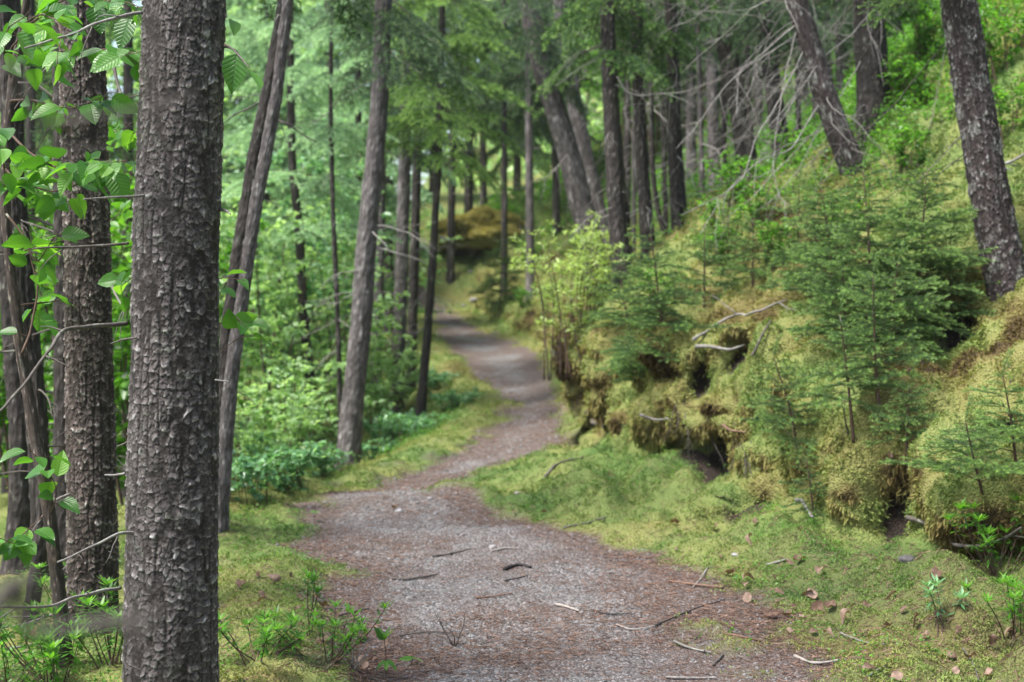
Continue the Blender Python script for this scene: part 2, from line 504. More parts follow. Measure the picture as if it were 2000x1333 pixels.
ys = np.concatenate([np.arange(-8, 3, .35), np.arange(3, 14.2, .032), np.arange(14.2, 36, .085), np.arange(36, 60, .8), np.arange(60, 220, 8)])
NB = 150
def bank_profile(Y):
    """(n,NB) offsets u and rises dz of the bank and the hillside above it"""
    k = ip(Y, [0, 5, 7, 9, 12, 14, 17, 20, 24, 28, 40], [.5, .54, .57, .88, 1.2, 1.15, .9, .75, .5, .35, .3])
    gs = lambda c, w: np.exp(-((Y - c) / w) ** 2)
    o = np.clip(-.05 + .7 * n1(Y, 1.3, 21) + .3 * n1(Y, 2.9, 22) + .9 * gs(12.9, .5) + .8 * gs(9.3, .4) + .6 * gs(6.7, .3) + .5 * gs(11.2, .25), 0, 1.1) * ip(Y, [0, 5, 14, 16, 24], [.4, 1, 1, .3, .1])
    plain = np.array([(0, 0), (.10, .14), (.16, .30), (.20, .45), (.24, .58), (.28, .72), (.36, .92), (.62, 1.2), (1.25, 1.52), (2.0, 2.0), (3, 3.0), (5, 4.9), (8, 7.4), (16, 11), (40, 18), (160, 40)])
    over = np.array([(0, 0), (.32, .03), (.44, .22), (.30, .40), (-.02, .43), (-.13, .56), (-.04, .82), (.45, 1.17), (1.2, 1.50), (2.0, 2.0), (3, 3.0), (5, 4.9), (8, 7.4), (16, 11), (40, 18), (160, 40)])
    seg_n = [8, 8, 9, 9, 10, 12, 14, 16, 20, 18, 12, 6, 4, 2, 1]
    tt = np.concatenate([i + np.arange(n) / n for i, n in enumerate(seg_n)] + [[len(seg_n)]])
    U, Z = [], []
    for kk, oo in zip(k, o):
        c = plain * (1 - oo) + over * oo
        U.append(np.interp(tt, np.arange(len(c)), c[:, 0])); 
        rise = np.interp(tt, np.arange(len(c)), c[:, 1])
        Z.append(np.where(rise < 1.5, rise * kk, 1.5 * kk + (rise - 1.5)))
    U, Z = np.array(U), np.array(Z)
    for _ in range(3):
        U[:, 1:-1] = .25 * U[:, :-2] + .5 * U[:, 1:-1] + .25 * U[:, 2:]
        Z[:, 1:-1] = .25 * Z[:, :-2] + .5 * Z[:, 1:-1] + .25 * Z[:, 2:]
    return U, Z, o

xl = np.concatenate([-np.geomspace(150, 6, 18), np.linspace(-5.8, -3.2, 14)])
rows = []
ft = foot(ys)
BU, BZ, BO = bank_profile(ys)
for j, Y in enumerate(ys):
    mid = np.linspace(-3.1, ft[j], 170)[:-1]
    X = np.concatenate([xl, mid, ft[j] + BU[j]])
    zb = base_z(np.minimum(X, ft[j] + .6), np.full(len(X), Y))
    apron = .12 * sstep(-.75, .05, X - ft[j]) * (1 - sstep(20, 26, Y))       # ground lifts towards the foot of the bank
    Z = zb + apron
    Z[-BU.shape[1]:] += BZ[j]
    rows.append(np.stack([X, np.full(len(X), Y), Z], 1))
G = np.array(rows)
nr, nc = G.shape[:2]
P = G.reshape(-1, 3)
i, j = np.meshgrid(np.arange(nr - 1), np.arange(nc - 1), indexing='ij')
Q = np.stack([i * nc + j, i * nc + j + 1, (i + 1) * nc + j + 1, (i + 1) * nc + j], -1).reshape(-1, 4)
def grid_normals(Gr):
    a = np.gradient(Gr, axis=1); b = np.gradient(Gr, axis=0)
    return norm(np.cross(a, b))
Nn = grid_normals(G).reshape(-1, 3)
ucol = np.concatenate([np.full(nc - BU.shape[1], -1.0), np.arange(BU.shape[1]) / BU.shape[1]])
bankness = np.tile(sstep(0, .12, ucol), nr)
near = 1 - sstep(30, 60, np.abs(P[:, 1])) * .0
pd = path_dist(P[:, 0] + .13 * noise3(P, 2.6, 3), P[:, 1] + .2 * noise3(P, 1.1, 4)) + .06 * noise3(P, 9, 8)
pathm = 1 - sstep(-.09, .10, pd)
tuft = fbm(P, 1.3, 31, 3)
pathm = pathm * (1 - .95 * sstep(.34, .5, tuft) * sstep(-.5, -.12, pd))
Pw = P + .12 * np.stack([noise3(P, 2.2, 45), noise3(P, 2.2, 46), noise3(P, 2.2, 47)], 1)
wall = np.tile(sstep(.02, .12, ucol) * (1 - .55 * sstep(.62, .8, ucol)), nr)
lump = (fbm(P, 1.5, 41, 2) * .10 + np.abs(noise3(Pw, 1.9, 42)) * .21 - .07 + np.abs(noise3(Pw, 4.1, 43)) * .17) * (.35 + .65 * wall) + np.abs(noise3(P, 8.5, 44)) * .055 + noise3(P, 22, 48) * .010
crease = sstep(.14, .0, np.abs(noise3(Pw, 1.9, 42))) * wall
Pq = P + .1 * np.stack([noise3(P, 3, 55), noise3(P, 3, 56), noise3(P, 3, 57)], 1)
flat = (fbm(P, 1.6, 51, 2) * .05 + np.abs(noise3(Pq, 3.4, 52)) * .075 - .02 + np.abs(noise3(P, 10, 53)) * .034)
grav = fbm(P, .9, 61, 3) * .05 + np.abs(noise3(P, 6, 63)) * .012 + noise3(P, 18, 62) * .006
verge = sstep(.08, .7, P[:, 0] - np.interp(P[:, 1], _PY, _PR)) * (1 - sstep(14, 18, P[:, 1]))
flat = flat + verge * (np.abs(noise3(Pq, 2.1, 57)) * .22 + np.abs(noise3(Pq, 4.6, 58)) * .09 - .05)
disp = bankness * lump + (1 - bankness) * (pathm * grav + (1 - pathm) * (flat + .015))
P = P + Nn * disp[:, None]
# hollows under the overhanging moss
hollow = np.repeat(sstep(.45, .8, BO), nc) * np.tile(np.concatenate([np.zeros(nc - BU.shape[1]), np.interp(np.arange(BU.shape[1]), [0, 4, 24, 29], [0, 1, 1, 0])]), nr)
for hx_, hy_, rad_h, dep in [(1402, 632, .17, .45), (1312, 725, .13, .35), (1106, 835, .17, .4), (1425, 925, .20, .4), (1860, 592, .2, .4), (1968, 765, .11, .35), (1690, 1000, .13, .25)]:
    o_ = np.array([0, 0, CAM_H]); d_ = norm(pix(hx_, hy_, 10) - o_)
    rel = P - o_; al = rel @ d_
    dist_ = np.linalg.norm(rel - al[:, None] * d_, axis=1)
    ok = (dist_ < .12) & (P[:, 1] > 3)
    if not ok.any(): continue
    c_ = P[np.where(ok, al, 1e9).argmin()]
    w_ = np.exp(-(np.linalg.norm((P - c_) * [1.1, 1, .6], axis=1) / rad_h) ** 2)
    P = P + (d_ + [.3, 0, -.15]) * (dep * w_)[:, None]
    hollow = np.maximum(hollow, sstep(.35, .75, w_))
G = P.reshape(nr, nc, 3)
Nn = grid_normals(G).reshape(-1, 3)
# moss colour: golden on the bank, greener on the flat
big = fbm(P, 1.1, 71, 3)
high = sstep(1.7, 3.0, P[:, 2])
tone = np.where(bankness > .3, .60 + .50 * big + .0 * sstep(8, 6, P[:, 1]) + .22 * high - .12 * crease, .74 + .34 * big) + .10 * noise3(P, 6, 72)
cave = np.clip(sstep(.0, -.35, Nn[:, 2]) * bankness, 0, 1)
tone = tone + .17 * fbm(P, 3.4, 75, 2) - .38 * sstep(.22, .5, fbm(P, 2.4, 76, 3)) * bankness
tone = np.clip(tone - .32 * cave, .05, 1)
tone = tone + (1 - bankness) * sstep(10, 16, P[:, 1]) * sstep(.55, .1, np.abs(pd)) * -.12
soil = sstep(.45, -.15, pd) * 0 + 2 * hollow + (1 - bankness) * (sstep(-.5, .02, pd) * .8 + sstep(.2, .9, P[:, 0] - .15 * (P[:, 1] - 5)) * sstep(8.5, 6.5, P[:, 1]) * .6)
mossm = (1 - pathm) * (1 - .95 * hollow)
bare = sstep(.25, .5, fbm(P, 3.1, 81, 3)) * (1 - bankness) * sstep(.6, .1, pd)
mossm = mossm * (1 - .6 * bare)

AT = {'tone': tone, 'path': np.clip(pathm + bare * .55 * (1 - bankness), 0, 1), 'soil': soil}
fp = pathm[Q].mean(1) > .5
fb = bankness[Q].mean(1) > .04
def sub_mesh(name, mask):
    f = Q[mask]
    u, inv = np.unique(f.ravel(), return_inverse=True)
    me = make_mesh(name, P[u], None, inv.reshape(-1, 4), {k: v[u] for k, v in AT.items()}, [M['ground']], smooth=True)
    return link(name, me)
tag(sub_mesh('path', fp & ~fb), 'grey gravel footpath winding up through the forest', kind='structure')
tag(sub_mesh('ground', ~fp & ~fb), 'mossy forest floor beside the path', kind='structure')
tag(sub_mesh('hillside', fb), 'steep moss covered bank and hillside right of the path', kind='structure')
bvh = BVHTree.FromPolygons([tuple(v) for v in P], [tuple(q) for q in Q.tolist()])

def ground_z(x, y):
    h = bvh.ray_cast(Vector((x, y, 60)), Vector((0, 0, -1)))
    return h[0].z if h[0] is not None else 0.0

def on_ground(px, py):
    """the spot of the terrain seen at photo pixel (px, py)"""
    a = Vector((0, 0, CAM_H)); b = Vector(pix(px, py, 10)) - a
    h = bvh.ray_cast(a, b.normalized())
    return (np.array(h[0]), np.array(h[1])) if h[0] is not None else (pix(px, py, 25), np.array([0, 0, 1.0]))

# ------------------------------------------------------------------ moss fronds, gravel (stuff)
tri_a = np.concatenate([Q[:, [0, 1, 2]], Q[:, [0, 2, 3]]])
A, B, C_ = P[tri_a[:, 0]], P[tri_a[:, 1]], P[tri_a[:, 2]]
area = .5 * np.linalg.norm(np.cross(B - A, C_ - A), axis=1)
cen = (A + B + C_) / 3
dcen = np.linalg.norm(cen - [0, 0, CAM_H], axis=1)
inview = (cen[:, 1] > 3) & (cen[:, 1] < 36) & (np.abs(cen[:, 0]) < .36 * cen[:, 1] + 1.3) & (cen[:, 2] < CAM_H + .21 * cen[:, 1] + 1)
def scatter(weight, n, r):
    w = area * weight
    idx = r.choice(len(w), n, p=w / w.sum())
    u, v = r.random(n), r.random(n)
    s = np.sqrt(u)
    b0, b1, b2 = 1 - s, s * (1 - v), s * v
    f = tri_a[idx]
    lin = lambda a: a[f[:, 0]] * (b0 if a.ndim == 1 else b0[:, None]) + a[f[:, 1]] * (b1 if a.ndim == 1 else b1[:, None]) + a[f[:, 2]] * (b2 if a.ndim == 1 else b2[:, None])
    return lin(P), norm(lin(Nn)), lin(tone), lin(bankness), lin(cave), dcen[idx]

r = rg(11)
mw = mossm[tri_a].mean(1) * inview * np.minimum(1, (6.5 / np.maximum(dcen, 1)) ** 2)
mp, mn, mt, mb, mc, md = scatter(mw, 1450000, r)
sz = .0150 * np.maximum(1, md / 7) ** .85 * (.75 + .35 * mb) * r.uniform(.6, 1.4, len(mp)) * (1 + .45 * noise3(mp, 7, 90))
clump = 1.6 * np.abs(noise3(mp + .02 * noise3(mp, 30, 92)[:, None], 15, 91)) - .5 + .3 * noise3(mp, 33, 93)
D = mn * (.8 + .3 * clump[:, None]) + r.normal(size=mp.shape) * .5 + np.array([0, 0, -.25]) * mb[:, None] + np.array([0, 0, -1.3]) * mc[:, None]
sz = sz * (1 + 1.1 * mc)
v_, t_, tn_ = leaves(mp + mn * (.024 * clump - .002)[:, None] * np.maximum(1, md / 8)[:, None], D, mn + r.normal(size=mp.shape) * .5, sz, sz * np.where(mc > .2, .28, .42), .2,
                     np.clip(mt + .10 * clump + r.normal(0, .04, len(mp)), 0, 1), bend=.25)  # tone follows clump height, painting slight shade into the low gaps
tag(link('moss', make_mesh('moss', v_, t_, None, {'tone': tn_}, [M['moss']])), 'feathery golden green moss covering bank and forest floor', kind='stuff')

pw = pathm[tri_a].mean(1) * inview * np.minimum(1, (6 / np.maximum(dcen, 1)) ** 2) * (cen[:, 1] < 20)
gp_, gn_, _, _, _, gd = scatter(pw, 26000, r)
s = .0032 * np.minimum(r.lognormal(0, .5, len(gp_)), 4) * np.maximum(1, gd / 6.5)
octv = np.array([(1, 0, 0), (-1, 0, 0), (0, 1, 0), (0, -1, 0), (0, 0, 1), (0, 0, -1)], float)
octt = np.array([(0, 2, 4), (2, 1, 4), (1, 3, 4), (3, 0, 4), (2, 0, 5), (1, 2, 5), (3, 1, 5), (0, 3, 5)])
pv = octv[None] * (r.uniform(.6, 1.4, (len(gp_), 1, 3)) * np.array([1, 1, .6])) * s[:, None, None]
pv = pv + r.normal(0, .15, pv.shape) * s[:, None, None] + gp_[:, None]
pt = (np.arange(len(gp_)) * 6)[:, None, None] + octt[None]
tag(link('gravel', make_mesh('gravel', pv.reshape(-1, 3), pt.reshape(-1, 3), None, {'tone': np.repeat(r.random(len(gp_)) ** 2.2 * .45, 6)}, [M['stone']])), 'small loose grey gravel lying on the footpath', kind='stuff')

lw = (pathm[tri_a].mean(1) * .8 + .25 * soil[tri_a].mean(1) * (bankness[tri_a].mean(1) < .1)) * inview * np.minimum(1, (6 / np.maximum(dcen, 1)) ** 2) * (cen[:, 1] < 16)
lw = lw * (.25 + 1.6 * sstep(-.1, .35, fbm(cen, 1.5, 97, 3)) + 1.5 * sstep(-.35, 0, path_dist(cen[:, 0], cen[:, 1])))
lp, ln, _, _, _, ld = scatter(np.maximum(lw, 0), 42000, r)
dd = r.normal(size=lp.shape); dd -= (dd * ln).sum(1)[:, None] * ln
ll = r.uniform(.012, .05, len(lp))
v_, q_ = prisms(lp + ln * .003, lp + ln * r.uniform(.002, .012, (len(lp), 1)) + norm(dd) * ll[:, None], .0009 + ll * .018, .0006 + ll * .012)
tag(link('needle_litter', make_mesh('needle_litter', v_, None, q_, {'tone': np.repeat(r.random(len(lp)), 6)}, [M['stick_red']])), 'fallen rusty needles and twig bits scattered on the path', kind='stuff')

hw = (1.8 * high * bankness * sstep(-.2, .25, fbm(P, .9, 95, 2)) + .55 * mossm * (1 - bankness) * sstep(.0, .35, fbm(P, 1.3, 96, 3)))[tri_a].mean(1) * inview * np.minimum(1, (9 / np.maximum(dcen, 1)) ** 2)
hp, hn, _, _, hc_, hd = scatter(hw, 15000, r)
m_ = 7
hs = np.where(hp[:, 2] > 1.2, .03, .014) * np.maximum(1, hd / 10)
hpos = np.repeat(hp + [0, 0, 1] * (r.uniform(.5, 4, (len(hp), 1)) * hs[:, None]), m_, 0) + r.normal(size=(len(hp) * m_, 3)) * np.repeat(hs, m_)[:, None] * 1.1
v_, t_, tn_ = leaves(hpos, r.normal(size=hpos.shape) * [1, 1, .5] + [0, -.2, .1], [0, -.2, 1] + r.normal(0, .5, hpos.shape), np.repeat(hs, m_) * r.uniform(.7, 1.3, len(hpos)), np.repeat(hs, m_) * .6, .15, np.repeat(np.clip(r.normal(.5, .2, len(hp)), 0, 1), m_))
tag(link('low_herbs', make_mesh('low_herbs', v_, t_, None, {'tone': tn_}, [M['leaf']])), 'low green leaves scattered over the moss and the upper slope', kind='stuff')

# ------------------------------------------------------------------ trunks
def trunk_mesh(name, pts, rad, mat, around=28, step=.06, plate=(.04, .05), amp=.006, seed=1, dense=None, flare=.0, rim=1.0):
    """a tapering trunk grown along pts (base first) whose bark plates are real relief"""
    pts = np.asarray(pts, float)
    n0 = 200
    c = resample(pts, n0)
    rr = np.interp(np.linspace(0, 1, n0), np.linspace(0, 1, len(rad)), rad)
    s = np.concatenate([[0], np.cumsum(np.linalg.norm(np.diff(c, axis=0), axis=1))])
    if dense:
        z0, z1, st = dense
        sa = np.interp(z0, c[:, 2], s); sb = np.interp(z1, c[:, 2], s)
        S = np.concatenate([np.arange(0, sa, step), np.arange(sa, sb, st), np.arange(sb, s[-1], step * 2)])
    else:
        S = np.arange(0, s[-1], step)
    S = np.unique(np.append(S, s[-1]))
    c2 = np.stack([np.interp(S, s, c[:, k]) for k in range(3)], 1)
    r2 = np.interp(S, s, rr)
    r2 = r2 * (1 + flare * (.6 * np.exp(-S / .10) + .4 * np.exp(-S / .35)) * (1.0))
    t = norm(np.gradient(c2, S, axis=0))
    for _ in range(2): t[1:-1] = norm(t[:-2] + t[1:-1] + t[2:])
    e1 = norm(np.array([1.0, 0, 0]) - t[:, :1] * t); e2 = np.cross(t, e1)
    th = np.arange(around) / around * 2 * math.pi
    Rm = float(r2[0])
    TH, SS = np.meshgrid(th, S)
    RR = np.broadcast_to(r2[:, None], TH.shape)
    cyl = np.stack([np.cos(TH) * Rm, np.sin(TH) * Rm, SS], -1).reshape(-1, 3)
    def plates(w, h, sd, warp):
        ncell = max(5, round(2 * math.pi * Rm / w))
        ua = TH.ravel() / (2 * math.pi) * ncell + warp * noise3(cyl, 1.2 / w, sd)
        va = SS.ravel() / h + warp * noise3(cyl, 1.2 / w, sd + 1) 
        ia, ja = np.floor(ua).astype(int), np.floor(va).astype(int)
        f1 = np.full(len(ua), 9.0); f2 = np.full(len(ua), 9.0)
        cid = np.zeros(len(ua)); ly = np.zeros(len(ua))
        for di in (-1, 0, 1):
            for dj in (-1, 0, 1):
                ci, cj = ia + di, ja + dj
                cm = np.mod(ci, ncell)
                hx = _hash(cm, cj, cm * 0 + 3, sd + 5); hy = _hash(cm, cj, cm * 0 + 4, sd + 6)
                dx, dy = ua - (ci + .1 + .8 * hx), va - (cj + .1 + .8 * hy)
                d = np.sqrt(dx * dx + dy * dy)
                m = d < f1
                f2 = np.where(m, f1, np.minimum(f2, d))
                cid = np.where(m, _hash(cm, cj, cm * 0 + 5, sd + 7), cid); ly = np.where(m, dy, ly)
                f1 = np.where(m, d, f1)
        return f2 - f1, cid, ly
    e_, id_, ly_ = plates(plate[0], plate[1], seed, .5)
    g_, id2, ly2 = plates(plate[0] * .45, plate[1] * .4, seed + 50, .6)
    keep = (id_ > .2)
    body = sstep(.0, .22, e_)
    lift = np.clip(.15 - ly_ * 1.0, 0, 1.1)                      # scales stand out at their lower edge
    hgt = body * (.2 + .3 * id_) + sstep(0, .08, e_) * lift * (.5 + .6 * id_) * np.where(keep, 1, .35)
    hgt = hgt + .35 * sstep(0, .25, g_) * (.3 + id2 * .7) + np.clip(-ly2, 0, 1) * .3 * sstep(0, .2, g_)
    fis = np.abs(noise3(cyl * [1, 1, .22], 26, seed + 9))        # long upright fissures
    hgt = hgt * (.25 + .75 * sstep(.02, .30, fis))
    fine = noise3(cyl, 160, seed + 11)
    low = fbm(cyl, 4, seed + 13, 2)
    d = amp * (hgt - .8) * 1.25 + amp * .16 * fine + Rm * .035 * low
    rimv = sstep(.02, .4, lift - .3) * sstep(.55, .1, e_) * keep
    tn = np.clip(-.06 + .46 * hgt + .10 * fine + rim * .55 * rimv * (.4 + .6 * id_) + .10 * low, 0, 1)
    V = c2[:, None] + (RR + d.reshape(TH.shape))[..., None] * (np.cos(TH)[..., None] * e1[:, None] + np.sin(TH)[..., None] * e2[:, None])
    n, k = TH.shape
    ii, jj = np.meshgrid(np.arange(n - 1), np.arange(k), indexing='ij')
    q = np.stack([ii * k + jj, ii * k + (jj + 1) % k, (ii + 1) * k + (jj + 1) % k, (ii + 1) * k + jj], -1).reshape(-1, 4)
    V = np.vstack([V.reshape(-1, 3), c2[-1] + t[-1] * r2[-1] * .5])
    cap = np.stack([np.full(k, n * k), (n - 1) * k + np.arange(k), (n - 1) * k + (np.arange(k) + 1) % k], 1)
    return make_mesh(name, V - pts[0], cap, q, {'tone': np.append(tn, .4)}, [mat], smooth=True)

# ------------------------------------------------------------------ spruce boughs
def bough_template(L, seed, nl, nw, spacing, per=2, droop=-.15, tw_step=.075, sub=True, stems=True, hang=0):
    r = rg(seed)
    def axis(t):
        t = np.asarray(t)
        return np.stack([L * t, .04 * L * np.sin(t * 5 + seed), L * (droop * t ** 1.6 + .05 * np.sin(t * 3))], -1)
    A, B, rad, tip = [], [], [], []
    tt = np.linspace(0, 1, 8)
    a = axis(tt)
    for k in range(7):
        A.append(a[k]); B.append(a[k + 1]); rad.append(.005 * L * (1 - k / 8) + .001); tip.append(max(0, (k - 3) / 4))
    for t in np.arange(.14, .98, tw_step / L):
        for side in (-1, 1):
            if r.random() < .1: continue
            ln = (L * .48 * (1 - t) ** .75 + .05) * r.uniform(.65, 1.15)
            an = R(r.uniform(38, 62))
            p0 = axis(min(1, t + r.uniform(0, .03)))
            d = np.array([math.cos(an), side * math.sin(an), r.uniform(-.2, .12) - hang])
            p1 = p0 + d * ln * .55
            p2 = p1 + (d + [.25, 0, r.uniform(-.3, .05) - hang]) * ln * .45
            A += [p0, p1]; B += [p1, p2]; rad += [.0015, .001]; tip += [.1, .8]
            if sub and ln > .14:
                for u in np.arange(.25, .92, .075 / ln):
                    for sd in (-1, 1):
                        if r.random() < .15: continue
                        q0 = p0 + (p1 - p0) * min(1, u / .55) if u < .55 else p1 + (p2 - p1) * (u - .55) / .45
                        a2 = an * side + sd * R(r.uniform(35, 60))
                        q1 = q0 + np.array([math.cos(a2), math.sin(a2), r.uniform(-.35, .1)]) * (ln * .35 * (1 - u) + .035) * r.uniform(.7, 1.2)
                        A.append(q0); B.append(q1); rad.append(.0009); tip.append(.6)
    A, B, rad, tip = map(np.array, (A, B, rad, tip))
    ln = np.linalg.norm(B - A, axis=1)
    cnt = np.maximum(1, np.round(ln / spacing * per)).astype(int)
    cnt[:2] = 0
    k = np.repeat(np.arange(len(A)), cnt)
    u = r.random(len(k))
    pos = A[k] + (B - A)[k] * u[:, None]
    d = norm((B - A)[k]) * .75 + norm(r.normal(size=(len(k), 3))) * .8 + np.array([0, 0, .18])
    tn = np.clip(.12 + .3 * tip[k] + .75 * np.clip(u - .4, 0, 1) * tip[k] * 1.6 + r.normal(0, .09, len(k)), 0, 1)
    nv, nt, ntn = needles(pos, d, nl * r.uniform(.7, 1.15, len(k)), nw, tn, r)
    sv, sq = prisms(A, B, rad, rad * .7) if stems else (np.zeros((0, 3)), np.zeros((0, 4), int))
    return nv, nt, ntn, sv, sq

BT = {}
def boughs(lod):
    if lod not in BT:
        cfg = {'near': [(.22, .015, .003, .005), (.4, .015, .003, .005), (.65, .016, .0032, .006)],
               'mid': [(.55, .028, .0055, .009), (.95, .03, .006, .0105), (1.4, .033, .0065, .012)],
               'far': [(.8, .07, .021, .026), (1.4, .075, .023, .03), (2.0, .08, .025, .034)]}[lod]
        BT[lod] = []
        for L, nl, nw, sp in cfg:
            BT[lod].append((L, [bough_template(L, 100 + k + int(L * 100), nl, nw, sp, per=5, droop=(-.08 - .07 * k) if lod == 'near' else (-.16 - .1 * k), hang=0 if lod == 'near' else .28, tw_step=.05 if lod == 'near' else (.085 if lod == 'mid' else .14), sub=(L > .3), stems=(lod != 'far')) for k in range(3)]))
    return BT[lod]

def add_bough(g, lod, L, pos, phi, pitch, roll, r, tone_add=0):
    sets = boughs(lod)
    L0, var = min(sets, key=lambda s_: abs(math.log(s_[0] / L)))
    nv, nt, tn, sv, sq = var[r.integers(len(var))]
    Rm = rot(phi, pitch, roll) * (L / L0)
    if len(nv): g.add(nv @ Rm.T + pos, nt, None, np.clip(tn + tone_add, 0, 1))
    if len(sv): g.add(sv @ Rm.T + pos, None, sq, .4)

def crown_mesh(name, line, z0, z1, n, L0, L1, lod, mat, seed, pitch=(0, .4), arc=None, tone_add=0, base=None, whorl=.5):
    """green boughs set round the stem 'line' (points, base first) between the heights z0 and z1"""
    r = rg(seed)
    g = Geo()
    c = resample(line, 120)
    for k in range(n):
        f = (k + r.random()) / n
        z = z0 + (z1 - z0) * f
        if whorl: z = z0 + round((z - z0) / whorl) * whorl + r.normal(0, .04)
        pos = np.array([np.interp(z, c[:, 2], c[:, a]) for a in range(3)])
        L = (L0 + (L1 - L0) * f) * r.uniform(.65, 1.15)
        phi = k * 2.4 + r.uniform(-.4, .4)
        if arc is not None:
            phi = r.uniform(arc[0], arc[1])
        add_bough(g, lod, L, pos, phi, r.uniform(*pitch), r.uniform(-.3, .3), r, tone_add + r.normal(0, .06))
    return g.mesh(name, [mat, M['twig']], offset=line[0] if base is None else base)

def dead_branch_geo(g, p0, d, L, r0, r, depth=2, sag=.25, kink=.12, k=5):
    """a bare crooked branch with side twigs"""
    n = max(5, int(L / .09))
    pts = [np.array(p0, float)]
    d = np.array(d, float) / np.linalg.norm(d)
    for q in range(n):
        d = d + r.normal(0, kink, 3) + np.array([0, 0, -sag / n])
        d /= np.linalg.norm(d)
        pts.append(pts[-1] + d * L / n)
    pts = np.array(pts)
    V, t, q = tube(pts, np.linspace(r0, r0 * .3, len(pts)), k, .12, int(r.integers(1e6)))
    g.add(V, t, q, np.clip(.45 + r.normal(0, .12), .1, .9))
    if depth > 0:
        for m in range(int(r.integers(2, 5)) if depth > 1 else int(r.integers(0, 3))):
            u = r.uniform(.25, .9)
            a = pts[int(u * (len(pts) - 1))]
            dd = norm(pts[-1] - pts[0]) + r.normal(0, .6, 3) * [1, 1, .8]
            dead_branch_geo(g, a, dd, L * r.uniform(.25, .5) * (1.1 - u * .5), r0 * (1 - .6 * u) * .6, r, depth - 1, sag * 1.2, kink * 1.2, 4)

def branch_line(parent, base, pts, r0, r1, mat, seed, twigs=3, name='dead_branch', twl=.35):
    """an explicit bare branch through world points, with its side twigs, as one part"""
    r = rg(seed)
    g = Geo()
    c = resample(pts, max(12, len(pts) * 8))
    c = c + np.stack([noise3(c, 9, seed + a) for a in range(3)], 1) * r0 * 1.2
    V, t, q = tube(c, np.linspace(r0, r1, len(c)), 6, .15, seed)
    g.add(V, t, q, .5)
    for k in range(twigs):
        u = r.uniform(.2, .95)
        a = c[int(u * (len(c) - 1))]
        dd = norm(c[-1] - c[0]) + r.normal(0, .7, 3) * [1, .8, .9] + [0, 0, -.3]
        dead_branch_geo(g, a, dd, twl * r.uniform(.5, 1.3), r0 * .45, r, 1, .3, .16, 4)
    return link(name, g.mesh(name, [mat], offset=base), parent)

# ------------------------------------------------------------------ trees
TREES = {}
def stem_line(pl, d, ztop):
    """photo pixels along a stem that stands d metres away -> world points from the ground up to height ztop"""
    pts = [pix(x, y, d) for x, y in pl]
    b = pts[0]
    gz = ground_z(b[0], b[1])
    dirn = pts[0] - pts[1]; dirn = dirn / max(abs(dirn[2]), .05)
    if b[2] > gz - .12:
        foot_ = b + dirn * min(1.0, .6) * (b[2] - (gz - .15))
        foot_[2] = gz - .15
        pts = [foot_] + pts
    up = pts[-1] - pts[-2]; up = up / np.linalg.norm(up)
    while pts[-1][2] < ztop:
        up = up + np.array([-.12 * up[0], 0, .05]); up /= np.linalg.norm(up)
        pts.append(pts[-1] + up * .9)
    return np.array(pts)

def tree(key, label, pl, d, w, mat, ztop=8.0, wtop=None, group=None, cat='tree', name='spruce_tree', around=22, step=.07, plate=(.035, .05),
         amp=.006, seed=1, dense=None, flare=.7, rim=1.0):
    line = stem_line(pl, d, ztop)
    r0 = w * d / FPX / 2
    r1 = (wtop * d / FPX / 2) if wtop else r0 * .7
    zt = line[:, 2]
    vis = (zt - zt[0]) / max(.5, (pix(1000, 0, d)[2] - zt[0]))
    rad = np.maximum(r0 + (r1 - r0) * vis, r0 * .3)
    root = thing(name, line[0], label, cat, group)
    link('trunk', trunk_mesh('trunk', line, rad, M[mat], around, step, plate, amp, seed, dense, flare, rim), root)
    TREES[key] = (root, line, rad)
    return root, line, rad

def dead_branches(key, n, z0, z1, L=(.4, 1.2), seed=1, mat='dead_wood', arc=(0, 6.283), up=(-.5, .15), r0=.008, depth=2, sag=.35):
    root, line, rad = TREES[key]
    r = rg(seed)
    c = resample(line, 100)
    for k in range(n):
        z = r.uniform(z0, z1)
        pos = np.array([np.interp(z, c[:, 2], c[:, a]) for a in range(3)])
        phi = r.uniform(*arc)
        g = Geo()
        dead_branch_geo(g, pos, (math.cos(phi), math.sin(phi), r.uniform(*up)), r.uniform(*L), r0 * r.uniform(.6, 1.2), r, depth, sag)
        link('dead_branch', g.mesh('dead_branch', [M[mat]], offset=line[0]), root)

def crown(key, z0, z1, n, L0, L1, lod, mat, seed, **kw):
    root, line, rad = TREES[key]
    zc = CAM_H + .205 * line[0][1] + .3
    n = max(8, int(n * min(1, (zc - z0) / (z1 - z0)))); z1 = min(z1, zc)
    return link('crown', crown_mesh('crown', line, z0, z1, n, L0, L1, lod, M[mat], seed, **kw), root)

